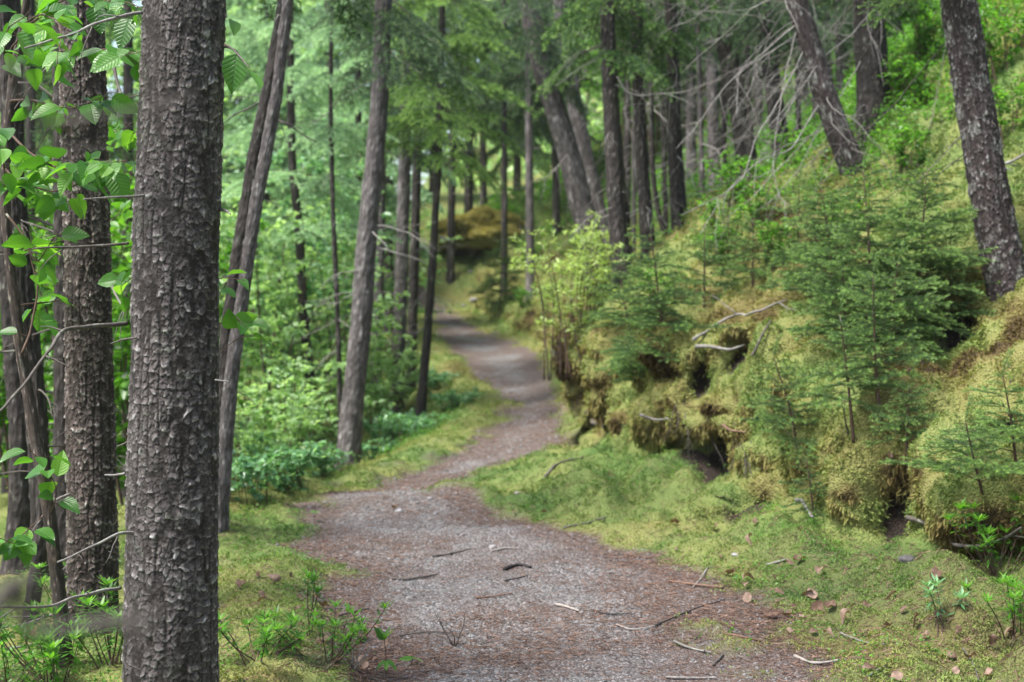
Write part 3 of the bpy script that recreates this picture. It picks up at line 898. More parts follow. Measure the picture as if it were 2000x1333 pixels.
# --- the sharp trunk in front and its neighbours on the left
tree('front', 'thick scaly grey trunk in sharp focus, widest of all the trunks', [(331, 1500), (333, 1200), (340, 800), (347, 400), (360, 0)], 4.6, 186, 'bark_near', 7.5, 157,
     around=340, step=.02, plate=(.026, .025), amp=.0052, seed=3, dense=(-.35, 2.6, .0032), flare=.06)
tree('second', 'flaky brown trunk just left of the thick front trunk', [(182, 1250), (178, 900), (172, 560), (165, 250), (160, 0)], 6.0, 98, 'bark_scaly', 7.5, 86,
     around=230, step=.03, plate=(.030, .026), amp=.0075, seed=8, dense=(-.2, 2.9, .0042), flare=.4, rim=1.4)
tree('behind_second', 'shaded trunk half hidden behind the flaky brown trunk', [(128, 1200), (127, 600), (124, 100), (122, 0)], 7.2, 48, 'bark_dark', 7, 42, around=60, step=.03, seed=12)
tree('fork_a', 'thin dark leaning trunk of a close pair, just right of the thick front trunk', [(426, 1010), (440, 720), (462, 540), (484, 400), (500, 300), (522, 200), (540, 110), (558, 0)], 8.1, 34, 'bark_dark', 7, 32, around=60, step=.025, plate=(.02, .03), amp=.004, seed=14)
tree('fork_b', 'lighter right-hand trunk of the leaning pair behind the thick front trunk', [(434, 950), (452, 740), (480, 540), (500, 400), (516, 320), (530, 240), (541, 180), (550, 100), (563, 0)], 7.9, 31, 'bark_grey', 7, 22, around=60, step=.025, plate=(.02, .03), amp=.004, seed=15)
tree('left_a', 'dark mossy trunk at the left edge, leaning left as it rises', [(92, 1180), (70, 800), (48, 560), (28, 330), (12, 100)], 7.4, 44, 'bark_dark', 6, 34, around=60, step=.03, seed=16, amp=.007)
tree('left_b', 'dark crooked stem at the far left edge beside the birch', [(30, 1160), (44, 900), (30, 700), (18, 500), (26, 250), (20, 0)], 8.0, 50, 'bark_dark', 6, 40, around=50, step=.03, seed=17, amp=.007)
tree('left_c', 'small leaning dark stem low at the left, left of the flaky brown trunk', [(62, 1190), (86, 980), (70, 760), (44, 620), (30, 430)], 6.6, 30, 'bark_dark', 4, 18, around=40, step=.03, seed=18)

# --- trunks along the left side of the path
tree('path_lean', 'pale grey leaning trunk at the left edge of the path, its foot in the moss', [(678, 925), (690, 780), (706, 620), (718, 450), (738, 240), (748, 30)], 13.6, 46, 'bark_grey', 9, 33, around=40, step=.05, seed=21, plate=(.03, .04))
tree('pale_spruce', 'pale green spruce with layered boughs left of the leaning path trunk', [(628, 880), (606, 740), (592, 600), (584, 450), (572, 330), (568, 200), (566, 0)], 15.5, 22, 'bark_dark', 8, 14, seed=22)
tree('thin_a', 'thin bare dark pole between the pale spruce and the leaning path trunk', [(664, 780), (660, 640), (650, 400), (646, 200), (648, 0)], 14.5, 12, 'bark_dark', 8, 9, around=10, seed=23)
tree('trio_a', 'straight grey trunk right of the leaning path trunk, thickest of that trio', [(776, 750), (782, 600), (788, 400), (793, 200), (797, 0)], 18, 28, 'bark_grey', 9, 22, seed=24)
tree('trio_b', 'darker straight trunk hard against the grey one in the path-side trio', [(803, 730), (808, 560), (813, 380), (818, 180), (820, 0)], 19, 21, 'bark_dark', 9, 16, seed=25)
tree('trio_c', 'slender dark spruce pole standing right at the path edge, crown hanging over the path', [(822, 800), (836, 640), (848, 460), (858, 260), (862, 100), (864, 0)], 16, 20, 'bark_dark', 8, 12, seed=26)
tree('stub_far', 'pale short trunk foot seen low between the leaning trunk and the trio', [(732, 800), (735, 650), (739, 560), (745, 300), (748, 60)], 19.5, 24, 'bark_grey', 8, 18, seed=27)
crown('pale_spruce', 2.15, 6.3, 44, 1.2, .8, 'mid', 'needle_pale', 5, pitch=(-.05, .3), tone_add=.15, whorl=.55)
crown('trio_c', 3.0, 6.5, 60, 1.0, .8, 'mid', 'needle', 6, pitch=(-.05, .4), tone_add=.3, whorl=.42)
crown('path_lean', 3.7, 6.5, 22, 1.0, 1.0, 'mid', 'needle_dark', 7, pitch=(.1, .6))
crown('trio_a', 3.3, 7.0, 26, .9, 1.2, 'mid', 'needle_dark', 8, pitch=(.1, .6))
crown('trio_b', 4.0, 7.0, 20, 1.0, 1.2, 'mid', 'needle_dark', 9, pitch=(.1, .6))
crown('thin_a', 2.6, 6.0, 26, .5, .7, 'mid', 'needle_pale', 10, pitch=(.0, .5))
crown('stub_far', 3.2, 7.5, 24, .9, 1.1, 'mid', 'needle', 11, pitch=(.0, .5))
crown('fork_a', 3.6, 6.5, 10, .6, .8, 'mid', 'needle', 12, pitch=(.1, .6))
for k, n, z0, z1, L in (('path_lean', 16, 1.2, 4.8, (.4, 1.1)), ('trio_a', 14, .8, 4.5, (.4, 1.2)), ('trio_b', 8, 1, 4.5, (.4, 1)), ('trio_c', 10, .9, 3.4, (.2, .7)),
                        ('pale_spruce', 12, .4, 2.6, (.3, .9)), ('thin_a', 10, .4, 3.6, (.3, .7)), ('fork_a', 6, 1, 3.4, (.2, .6)), ('stub_far', 6, .6, 3, (.3, .9))):
    dead_branches(k, n, z0, z1, L, 300 + len(k), 'dead_dark' if k in ('fork_a', 'pale_spruce') else 'dead_wood', r0=.007)
dead_branches('second', 4, .3, 2.6, (.3, .6), 41, 'dead_dark', arc=(2.5, 4.6), r0=.006)
dead_branches('left_a', 9, .4, 2.6, (.3, .8), 42, 'dead_dark', r0=.007)
dead_branches('left_b', 9, .2, 2.8, (.3, .8), 43, 'dead_dark', r0=.007)
dead_branches('left_c', 5, .3, 1.8, (.3, .6), 44, 'dead_dark', r0=.006)
dead_branches('behind_second', 5, .3, 2.6, (.3, .8), 45, 'dead_dark', r0=.007)
# dead side branches of the front trunk, one by one
root, line, rad = TREES['front']
for k, (pl, d0, d1, r0, nm) in enumerate([
        ([(278, 25), (235, 30), (190, 45), (150, 62), (100, 78), (48, 92)], 4.55, 4.2, .0055, 'dead_wood'),
        ([(284, 383), (240, 383), (200, 386), (165, 388)], 4.5, 4.3, .0045, 'dead_wood'),
        ([(252, 478), (215, 482), (160, 484), (110, 486), (65, 489)], 4.6, 4.4, .005, 'dead_dark'),
        ([(250, 628), (205, 634), (160, 640), (120, 648), (100, 680), (60, 735), (20, 785), (0, 800)], 4.6, 4.0, .0075, 'dead_dark'),
        ([(268, 660), (240, 664), (215, 672)], 4.5, 4.5, .004, 'dead_dark'),
        ([(262, 1042), (225, 1046), (190, 1062), (155, 1078), (112, 1096)], 4.5, 4.2, .0055, 'dead_wood'),
        ([(236, 1150), (190, 1154), (150, 1168), (100, 1184), (50, 1188), (0, 1190)], 4.6, 4.0, .006, 'dead_wood'),
        ([(244, 925), (225, 927), (205, 926)], 4.6, 4.6, .005, 'dead_wood'),
        ([(256, 860), (240, 868), (228, 872)], 4.6, 4.6, .004, 'dead_dark'),
        ([(432, 92), (452, 96), (470, 112), (488, 132)], 4.6, 4.4, .004, 'dead_dark'),
        ([(430, 410), (446, 414), (452, 420)], 4.6, 4.5, .006, 'dead_dark'),
        ([(420, 742), (437, 744), (447, 745)], 4.5, 4.5, .003, 'dead_wood')]):
    pts = [pix(x, y, d0 + (d1 - d0) * q / (len(pl) - 1)) for q, (x, y) in enumerate(pl)]
    branch_line(root, line[0], pts, r0, r0 * .5, M[nm], 60 + k, twigs=2 if len(pl) > 4 else 0, twl=.14)
root, line, rad = TREES['second']
for k, (pl, r0) in enumerate([([(140, 1190), (110, 1200), (60, 1212), (0, 1228)], .007), ([(135, 965), (110, 975), (90, 1000), (75, 1022)], .006),
                              ([(225, 130), (232, 170), (240, 205)], .008), ([(222, 560), (234, 590), (244, 606)], .006), ([(120, 1250), (70, 1258), (20, 1268), (-20, 1280)], .007)]):
    branch_line(root, line[0], [pix(x, y, 5.9 - .05 * q) for q, (x, y) in enumerate(pl)], r0, r0 * .5, M['dead_wood' if k != 2 else 'dead_dark'], 90 + k, twigs=2, twl=.2)

# --- trunks on the right-hand slope
tree('tilt_grey', 'thick pale grey trunk tilting left above the lime green shrub', [(1152, 470), (1130, 380), (1102, 270), (1070, 170), (1048, 80), (1030, 0)], 18, 52, 'bark_grey', 10, 38, around=40, step=.05, plate=(.03, .04), seed=31)
tree('tilt_grey_b', 'second grey tilting trunk close behind the thick pale one', [(1176, 450), (1150, 330), (1128, 230), (1106, 100), (1092, 0)], 21, 34, 'bark_grey', 10, 28, seed=32)
tree('row_a', 'dark slim trunk at the bank edge, leftmost of the row of three', [(1218, 560), (1206, 430), (1198, 280), (1190, 140), (1186, 0)], 12.5, 38, 'bark_dark', 8, 28, around=44, step=.03, plate=(.025, .03), seed=33)
tree('row_a2', 'dark trunk shadowing close behind the leftmost of the row of three', [(1228, 540), (1216, 400), (1202, 240), (1196, 100), (1192, 0)], 13.4, 24, 'bark_dark', 8, 18, seed=34)
tree('row_b', 'slim trunk in the middle of the row of three at the bank edge', [(1272, 556), (1262, 430), (1252, 280), (1246, 140), (1243, 0)], 13, 28, 'bark_dark', 8, 23, around=40, step=.03, plate=(.025, .03), seed=35)
tree('row_c', 'dark trunk with pale twigs, rightmost of the row of three at the bank edge', [(1336, 545), (1326, 420), (1318, 280), (1314, 140), (1310, 0)], 13.5, 34, 'bark_dark', 8, 25, around=44, step=.03, plate=(.025, .03), seed=36)
tree('row_c2', 'thin dark stem slanting away right behind the rightmost of the row of three', [(1345, 545), (1318, 490), (1290, 430), (1275, 330), (1272, 150), (1270, 0)], 14.2, 12, 'bark_dark', 8, 8, seed=37)
tree('mid_a', 'blurred dark trunk leaning left behind the tangle of dead branches', [(1452, 260), (1436, 180), (1418, 90), (1402, 0)], 17.5, 44, 'bark_dark', 9, 36, seed=38)
tree('mid_b', 'dark trunk rising through the tangle of dead branches', [(1540, 420), (1526, 290), (1508, 160), (1494, 40)], 15, 38, 'bark_dark', 9, 30, around=36, step=.04, seed=39)
tree('lean_left', 'dark trunk leaning strongly left above the big spruce sapling', [(1690, 410), (1662, 320), (1630, 240), (1600, 150), (1574, 60), (1556, 0)], 11, 50, 'bark_lichen', 7, 42, around=70, step=.025, plate=(.03, .04), seed=40)
tree('thick_slope', 'thick upright dark trunk on the slope between the two leaning trunks', [(1716, 340), (1708, 240), (1702, 120), (1696, 0)], 11.7, 66, 'bark_dark', 8, 58, around=90, step=.022, plate=(.035, .045), amp=.008, seed=41)
tree('right_lichen', 'lichen spotted leaning trunk at the right edge of the picture', [(2000, 730), (1976, 600), (1950, 470), (1925, 330), (1898, 160), (1872, 0)], 8.2, 82, 'bark_lichen', 6.5, 68, around=150, step=.03, plate=(.034, .042), amp=.009, seed=42, dense=(.6, 3.6, .008), rim=1.5)
tree('right_behind', 'grey trunk half hidden behind the lichen spotted right edge trunk', [(1866, 330), (1860, 220), (1856, 110), (1850, 0)], 12, 32, 'bark_grey', 8, 26, seed=43)
tree('far_right_a', 'distant trunk between the tangle and the thick upright trunk', [(1620, 230), (1612, 100), (1606, 0)], 20, 24, 'bark_dark', 10, 20, seed=44)
tree('far_right_b', 'distant pale trunk between the two blurred dark trunks of the tangle', [(1396, 330), (1392, 200), (1388, 60)], 22, 26, 'bark_grey', 10, 22, seed=45)
for k, n, z0, z1, L, mt, arc in (('row_a', 12, 2, 4.6, (.3, .9), 'dead_wood', (0, 6.28)), ('row_b', 12, 2, 4.6, (.3, 1.0), 'dead_wood', (0, 6.28)), ('row_c', 16, 2, 4.8, (.4, 1.3), 'dead_wood', (0, 6.28)),
                            ('mid_a', 24, 3, 5.6, (.5, 1.5), 'dead_wood', (2, 5.5)), ('mid_b', 40, 2.4, 5.2, (.5, 1.6), 'dead_wood', (2, 5.2)), ('lean_left', 28, 2.2, 4.4, (.5, 1.4), 'dead_wood', (2, 4.8)),
                            ('thick_slope', 20, 2.8, 4.6, (.5, 1.5), 'dead_wood', (2.2, 5.4)), ('right_lichen', 5, 2.2, 3.4, (.4, 1.0), 'dead_dark', (2.2, 4.6)),
                            ('tilt_grey', 10, 3, 5.6, (.4, 1.3), 'dead_wood', (0, 6.28)), ('tilt_grey_b', 8, 3, 6, (.4, 1.3), 'dead_wood', (0, 6.28)), ('row_a2', 6, 2, 4.5, (.3, .8), 'dead_wood', (0, 6.28)),
                            ('far_right_a', 16, 4, 6.4, (.5, 1.4), 'dead_wood', (2, 5)), ('far_right_b', 16, 3.6, 6.4, (.5, 1.4), 'dead_wood', (1, 5)), ('right_behind', 4, 3, 4.2, (.4, 1), 'dead_wood', (2, 5))):
    dead_branches(k, n, z0, z1, L, 400 + sum(map(ord, k)), mt, arc, up=(-.75, -.05), r0=.005, sag=.5)
for k in ('row_c', 'mid_a', 'mid_b', 'lean_left', 'thick_slope', 'row_b'):
    dead_branches(k, 14, 2.3, 4.8, (.4, 1.4), 900 + sum(map(ord, k)), 'dead_dark', (1.8, 5.6), up=(-.7, .1), r0=.0045, sag=.5)
for key, pl, d0, d1, r0, mt in [
        ('lean_left', [(1562, 42), (1500, 95), (1455, 135), (1420, 165), (1365, 240), (1322, 290)], 11, 10.2, .010, 'dead_wood'),
        ('lean_left', [(1566, 60), (1490, 112), (1448, 135), (1440, 180), (1441, 230)], 11, 10.4, .008, 'dead_wood'),
        ('thick_slope', [(1706, 20), (1660, 70), (1612, 110), (1550, 190), (1500, 250)], 11.6, 10.4, .010, 'dead_wood'),
        ('lean_left', [(1604, 200), (1580, 235), (1545, 290), (1490, 312), (1440, 352), (1415, 378), (1330, 420)], 11, 10.0, .010, 'dead_wood'),
        ('lean_left', [(1575, 90), (1530, 180), (1500, 232), (1475, 272), (1450, 345), (1415, 382), (1366, 460)], 11, 9.8, .009, 'dead_wood'),
        ('lean_left', [(1560, 50), (1540, 120), (1525, 200), (1514, 272), (1511, 330), (1524, 385), (1545, 402)], 11, 10.2, .008, 'dead_wood'),
        ('row_a', [(1205, 150), (1222, 176), (1250, 186), (1300, 183), (1345, 176), (1410, 155)], 12.4, 12.0, .011, 'dead_wood'),
        ('row_c', [(1348, -30), (1326, 45), (1311, 100), (1322, 145), (1310, 200), (1303, 268)], 13.3, 12.8, .010, 'dead_wood'),
        ('row_c', [(1330, 20), (1295, 65), (1270, 110), (1252, 190), (1222, 260)], 13.3, 12.6, .008, 'dead_wood'),
        ('right_lichen', [(1846, 84), (1800, 140), (1745, 205), (1690, 255), (1655, 285)], 8.4, 9.2, .008, 'dead_dark'),
        ('right_lichen', [(1846, 96), (1835, 160), (1824, 215), (1812, 260)], 8.3, 8.2, .004, 'dead_wood'),
        ('thick_slope', [(1680, 120), (1640, 190), (1600, 250), (1560, 330), (1500, 400)], 11.6, 10.6, .009, 'dead_wood'),
        ('row_c', [(1348, 430), (1390, 360), (1440, 290), (1470, 220)], 13.5, 13.8, .009, 'dead_wood'),
        ('tilt_grey', [(1110, 300), (1085, 330), (1060, 350), (1040, 350)], 17.8, 17.2, .012, 'dead_wood'),
        ('mid_b', [(1530, 330), (1490, 370), (1440, 400), (1400, 440), (1380, 480)], 14.8, 13.4, .010, 'dead_wood'),
        ('lean_left', [(1640, 290), (1600, 360), (1575, 420), (1540, 470), (1500, 490)], 10.9, 10.1, .006, 'dead_dark')]:
    root, line, rad = TREES[key]
    pts = [pix(x, y, d0 + (d1 - d0) * q / (len(pl) - 1)) for q, (x, y) in enumerate(pl)]
    branch_line(root, line[0], pts, r0 * .62, r0 * .25, M[mt], int(abs(pl[1][0] * 3 + pl[1][1])), twigs=5, twl=.4)
crown('tilt_grey', 4.3, 8, 26, 1.2, 1.4, 'mid', 'needle_dark', 51, pitch=(.2, .8))
crown('row_a', 3.55, 6.0, 22, .8, .9, 'mid', 'needle', 52, pitch=(.2, .8))
crown('row_b', 3.9, 6.0, 16, .7, .9, 'mid', 'needle', 53, pitch=(.2, .8))
crown('row_c', 4.1, 6.0, 14, .7, .9, 'mid', 'needle', 54, pitch=(.3, .8))
crown('mid_a', 4.8, 7.5, 20, 1.0, 1.2, 'mid', 'needle_dark', 55, pitch=(.3, .9))
crown('mid_b', 4.5, 7, 14, .9, 1.1, 'mid', 'needle_dark', 56, pitch=(.3, .9))
crown('thick_slope', 4.3, 6.5, 12, .8, .9, 'mid', 'needle', 57, pitch=(.2, .7))
crown('right_lichen', 3.3, 5.0, 8, .45, .6, 'near', 'needle', 58, pitch=(.1, .6), arc=(2.0, 4.4))
crown('far_right_a', 5.4, 8, 18, 1.0, 1.2, 'far', 'needle_dark', 59, pitch=(.3, .9))

for k, z0, z1 in (('row_a', .6, 3.4), ('row_b', .6, 3.4), ('row_c', .6, 3.6), ('path_lean', .4, 3.6), ('lean_left', 1.6, 3.8), ('thick_slope', 2, 4), ('right_lichen', 1.2, 3.4), ('fork_a', .4, 3), ('trio_a', .6, 4), ('tilt_grey', 2, 5)):
    dead_branches(k, 9, max(z0, TREES[k][1][0][2] + .3), z1, (.07, .25), 700 + len(k), 'dead_wood', r0=.006, depth=1, up=(-.4, .2))

# --- spruces further back; every one is a tree of its own
def far_spruce(px, py, d, w, z0, n, L, mat, label, seed, lod='far', lean=0, dead=4, ztop=11, z1=None, trunkmat='bark_dark'):
    key = 'far%d' % seed
    tree(key, label, [(px, py), (px + lean * .5, py - 300), (px + lean, py - 600)], d, w, trunkmat, ztop, w * .75, 'spruces in the forest behind', around=14, step=.15, seed=seed)
    crown(key, z0, z1 or ztop - .3, n, L, L * .75, lod, mat, seed, pitch=(.0, .6))
    if dead: dead_branches(key, dead, max(.6, z0 - 2), z0 + .6, (.4, 1.2), seed, 'dead_wood', r0=.009, depth=1)

far_spruce(915, 420, 33, 19, 5.2, 40, 1.5, 'needle_dark', 'distant dark spruce straight behind the mossy mound at the end of the path', 101, lean=6)
far_spruce(945, 410, 35, 15, 5.4, 40, 1.5, 'needle_dark', 'slimmer distant spruce right of the dark one behind the mossy mound', 102, lean=-8)
far_spruce(985, 400, 29, 14, 5.2, 36, 1.3, 'needle', 'greener distant spruce above the right end of the mossy mound', 103)
far_spruce(1035, 430, 26, 18, 5.0, 34, 1.3, 'needle_dark', 'far spruce between the mossy mound and the tilting grey trunk', 104, lean=-6, trunkmat='bark_grey')
far_spruce(880, 520, 31, 16, 5.2, 24, 1.0, 'needle_dark', 'far spruce on the left flank of the mossy mound', 105, lean=10)
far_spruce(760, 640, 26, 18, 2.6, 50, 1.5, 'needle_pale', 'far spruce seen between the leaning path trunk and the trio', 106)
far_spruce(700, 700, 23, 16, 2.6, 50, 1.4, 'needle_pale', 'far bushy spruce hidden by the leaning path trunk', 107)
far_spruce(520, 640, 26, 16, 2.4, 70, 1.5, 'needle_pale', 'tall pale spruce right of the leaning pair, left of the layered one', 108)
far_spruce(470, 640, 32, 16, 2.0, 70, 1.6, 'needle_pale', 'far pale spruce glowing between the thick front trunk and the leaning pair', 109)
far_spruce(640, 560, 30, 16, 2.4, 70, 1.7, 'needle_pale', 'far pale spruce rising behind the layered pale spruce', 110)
far_spruce(845, 460, 40, 16, 5.2, 44, 1.7, 'needle', 'far spruce filling the gap above the path bend', 111)
far_spruce(1010, 330, 40, 16, 5.2, 44, 1.7, 'needle', 'farthest spruce above the mossy mound', 112)
far_spruce(1085, 330, 31, 16, 5.0, 50, 1.5, 'needle_dark', 'far spruce behind the two tilting grey trunks', 113, lean=-20)
far_spruce(1225, 360, 24, 16, 5.0, 40, 1.3, 'needle', 'far spruce between the first and second trunk of the row of three', 114)
far_spruce(1350, 330, 26, 22, 5.4, 40, 1.3, 'needle_dark', 'far trunk right of the row of three', 115, dead=20, trunkmat='bark_grey')
far_spruce(1430, 330, 28, 24, 5.8, 36, 1.3, 'needle_dark', 'far trunk behind the blurred left-leaning trunk', 116, dead=20, trunkmat='bark_grey')
far_spruce(1480, 300, 24, 22, 5.8, 30, 1.2, 'needle_dark', 'far trunk just left of the dark trunk in the tangle', 117, dead=20)
far_spruce(1570, 260, 23, 20, 5.8, 30, 1.2, 'needle_dark', 'far trunk right of the dark trunk in the tangle', 118, dead=20)
far_spruce(1650, 120, 22, 20, 6.0, 30, 1.2, 'needle_dark', 'far trunk high on the slope left of the thick upright trunk', 119, dead=16)
for k_, (px_, py_, d_, w_, lb_) in enumerate([(1372, 400, 17, 13, 'thin bare trunk just right of the row of three'), (1412, 380, 19, 15, 'thin trunk left of the blurred left-leaning trunk'),
        (1468, 350, 16.5, 12, 'thin trunk between the blurred left-leaning trunk and the one in the tangle'), (1512, 330, 19, 16, 'thin trunk half hidden by the trunk in the tangle'),
        (1562, 330, 17, 12, 'thin pole between the tangle trunk and the strongly leaning trunk'), (1592, 260, 18.5, 14, 'thin pole hidden behind the strongly leaning trunk'),
        (1642, 220, 17, 16, 'thin trunk between the strongly leaning trunk and the thick upright one'), (1752, 180, 19, 15, 'thin trunk just right of the thick upright trunk'),
        (1300, 420, 19, 12, 'thin pole between the second and third of the row of three'), (1238, 430, 18, 11, 'thin pole between the first and second of the row of three')]):
    far_spruce(px_, py_, d_, w_, 4.6 + .05 * k_, 26, 1.0, 'needle_dark', lb_, 140 + k_, lod='mid', lean=(-14, 6, -20, 10)[k_ % 4], dead=16, trunkmat='bark_dark' if k_ % 3 else 'bark_grey')
far_spruce(250, 900, 16, 26, 2.6, 50, 1.2, 'needle', 'shaded spruce glimpsed between the two near trunks', 120, lod='mid')
far_spruce(60, 900, 14, 24, 2.2, 40, 1.1, 'needle_dark', 'shaded spruce behind the stems at the left edge', 121, lod='mid')
far_spruce(15, 860, 19, 24, 1.6, 60, 1.4, 'needle', 'spruce farthest left behind the dark stems', 122)
far_spruce(1290, 300, 34, 18, 5.6, 40, 1.5, 'needle', 'far spruce behind the middle of the row of three', 123)

# ------------------------------------------------------------------ spruce saplings on the bank
def sapling(px, py, H, label, seed, n=None, L=.34, lean=(0, 0), mat='needle', base=None, low=.12, tone=0.0):
    r = rg(seed)
    if base is None: base, _ = on_ground(px, py)
    base = np.array(base) - [0, 0, .03]
    top = base + np.array([lean[0], lean[1], H])
    line = np.array([base, base + (top - base) * .5 + r.normal(0, .02 * H, 3) * [1, 1, 0], top])
    root = thing('spruce_sapling', base, label, 'sapling', 'young spruces on the bank')
    V, t, q = tube(resample(line, 14), np.linspace(.004 + .009 * H, .0025, 14), 6, .1, seed)
    g = Geo(); g.add(V, t, q, .45)
    link('stem', g.mesh('stem', [M['twig']], offset=base), root)
    g = Geo()
    n = n or int(20 + 26 * H)
    c = resample(line, 40)
    for k in range(n):
        f = low + (1 - low) * (k + r.random()) / n
        pos = c[int(f * 39)]
        Lk = L * (1.05 - f * .8) * r.uniform(.6, 1.25)
        add_bough(g, 'near', max(.08, Lk), pos, k * 2.4 + r.uniform(-.5, .5), r.uniform(-.35, .25) - .25 * f, r.uniform(-.3, .3), r, tone + .12 + r.normal(0, .07))
    add_bough(g, 'near', .12, c[-1], 0, -1.4, 0, r, tone + .2)
    link('foliage', g.mesh('foliage', [M[mat], M['twig']], offset=base), root)
    return root

SAP = [(1300, 730, 1.0, 'dark bushy spruce sapling on the bank lip below the row of three', .50, (-.12, -.1), .0),
       (1235, 660, .62, 'small spruce sapling left of the dark bushy one on the bank lip', .38, (-.1, 0), .0),
       (1375, 600, .62, 'spruce sapling at the foot of the rightmost trunk of the row of three', .36, (0, 0), .0),
       (1700, 640, .95, 'largest spruce sapling, below the thick upright trunk', .54, (-.05, 0), .05),
       (1790, 615, .85, 'broad spruce sapling right of the largest one, left of the lichen spotted trunk', .48, (.05, 0), .05),
       (1625, 600, .8, 'spruce sapling left of the largest one, under the left leaning trunk', .42, (-.08, 0), .05),
       (1668, 860, .68, 'thin spruce sapling with bare dark stem in the middle of the golden moss', .36, (-.09, -.05), .1),
       (1722, 830, .80, 'slender spruce sapling just right of the thin bare stemmed one', .34, (-.05, 0), .1),
       (1560, 880, .55, 'sparse spruce sapling leaning left over the golden moss', .34, (-.16, -.1), .08),
       (1770, 900, .42, 'low spruce sapling under the slender one', .3, (0, -.05), .05),
       (1985, 900, .42, 'bluish spruce sapling at the right edge under the lichen spotted trunk', .36, (-.1, -.1), .22),
       (1920, 955, .34, 'spreading spruce sapling over the brown moss near the right edge', .40, (-.12, -.12), .18),
       (1590, 1010, .34, 'tiny spruce sapling at the foot of the bank beside the curled root', .22, (-.05, -.04), .05),
       (1470, 560, .5, 'little spruce sapling on the slope below the tangle of dead branches', .3, (0, 0), .1),
       (1560, 500, .55, 'spruce sapling on the slope right under the tangle', .32, (0, 0), .1),
       (975, 610, 1.5, 'dark blurred young spruce beside the far end of the path', .7, (.1, 0), -.12),
       (1420, 520, .5, 'pale little spruce sapling left of the tangle foot', .3, (0, 0), .15),
       (1655, 690, .55, 'low bushy spruce sapling in front of the largest one', .46, (-.05, -.08), .05),
       (1745, 680, .5, 'low bushy spruce sapling between the largest one and the broad one', .44, (0, -.08), .08),
       (1850, 640, .55, 'low bushy spruce sapling under the lichen spotted trunk beside the dark hollow', .42, (0, -.05), .05),
       (1590, 560, .5, 'low spruce sapling behind the one under the left leaning trunk', .4, (0, 0), .1),
       (1265, 760, .45, 'low drooping spruce sapling hanging over the bank face', .42, (-.1, -.12), .0)]
for k, (px, py, H, lb, L, ln_, tn_) in enumerate(SAP):
    sapling(px, py, H, lb, 500 + k, L=L, lean=ln_, tone=tn_, n=int((26 if 'bushy' in lb or 'low' in lb else 13 if H < .7 else 36) + 20 * H), low=.3 if 'bare' in lb or 'slender' in lb else .15)

# ------------------------------------------------------------------ leafy shrubs
def shrub_geo(H, spread, nst, nleaf, ll, lw, seed, droop=.2, upright=.5, tips=False):
    """stems (quads, material 1) and folded leaves (triangles, material 0)"""
    r = rg(seed)
    g, gs = Geo(), Geo()
    for s in range(nst):
        a = r.uniform(0, 6.283)
        out = spread * math.sqrt(r.random())
        h = H * r.uniform(.55, 1.0)
        pts = np.array([[out * .5 * math.cos(a + .5), out * .5 * math.sin(a + .5), -.25], [out * .6 * math.cos(a), out * .35 * math.sin(a), h * .5], [out * math.cos(a), out * math.sin(a), h]])
        c = resample(pts, 14)
        V, t, q = tube(c, np.linspace(.003 + .004 * H, .0015, 14), 4, .1, seed + s)
        gs.add(V, t, q, .4)
        segs = [(c, 1.0)]
        for b in range(int(3 + H * 3)):
            u = r.uniform(.3, .95)
            p0 = c[int(u * 13)]
            d = norm(np.array([r.normal(), r.normal(), r.uniform(.1, .8)])) * H * r.uniform(.12, .32)
            bb = np.array([p0, p0 + d * .5, p0 + d + [0, 0, -.1 * np.linalg.norm(d)]])
            A_ = np.array(bb[:-1]); B_ = np.array(bb[1:])
            v2, q2 = prisms(A_, B_, np.full(2, .0022), np.full(2, .0014)); gs.add(v2, None, q2, .4)
            segs.append((resample(bb, 8), .7))
        for cc, wgt in segs:
            m = max(3, int(nleaf * wgt * (.5 if cc is c else 1)))
            u = (.25 + .75 * r.random(m)) if not tips else 1 - .8 * r.random(m) ** 1.4
            p = cc[np.minimum((u * (len(cc) - 1)).astype(int), len(cc) - 1)]
            ax = norm(cc[-1] - cc[max(0, len(cc) - 4)])
            D = norm(r.normal(size=(m, 3)) * [1, 1, .45]) + ax * upright + np.array([0, 0, -droop])
            N = np.array([0, 0, 1.0]) + r.normal(0, .45, (m, 3))
            v_, t_, tn_ = leaves(p + r.normal(0, .008, (m, 3)), D, N, ll * r.uniform(.55, 1.2, m), lw * r.uniform(.7, 1.2, m), .18,
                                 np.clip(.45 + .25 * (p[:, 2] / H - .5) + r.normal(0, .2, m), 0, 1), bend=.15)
            g.add(v_, t_, None, tn_)
    return g, gs

SHRUB = {}
def shrub(kind, px, py, label, group, cfg, mat, d=None, s=1.0, rz=0.0, name='leafy_shrub', cat='shrub'):
    if kind not in SHRUB:
        g, gs = shrub_geo(**cfg)
        SHRUB[kind] = (g.mesh('foliage', [M[mat]]), gs.mesh('stems', [M['twig']]))
    if d is None: base, _ = on_ground(px, py)
    else:
        base = pix(px, py, d); base[2] = ground_z(base[0], base[1])
    root = thing(name, base, label, cat, group, rz, s)
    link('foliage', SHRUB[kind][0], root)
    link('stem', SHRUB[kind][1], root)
    return root

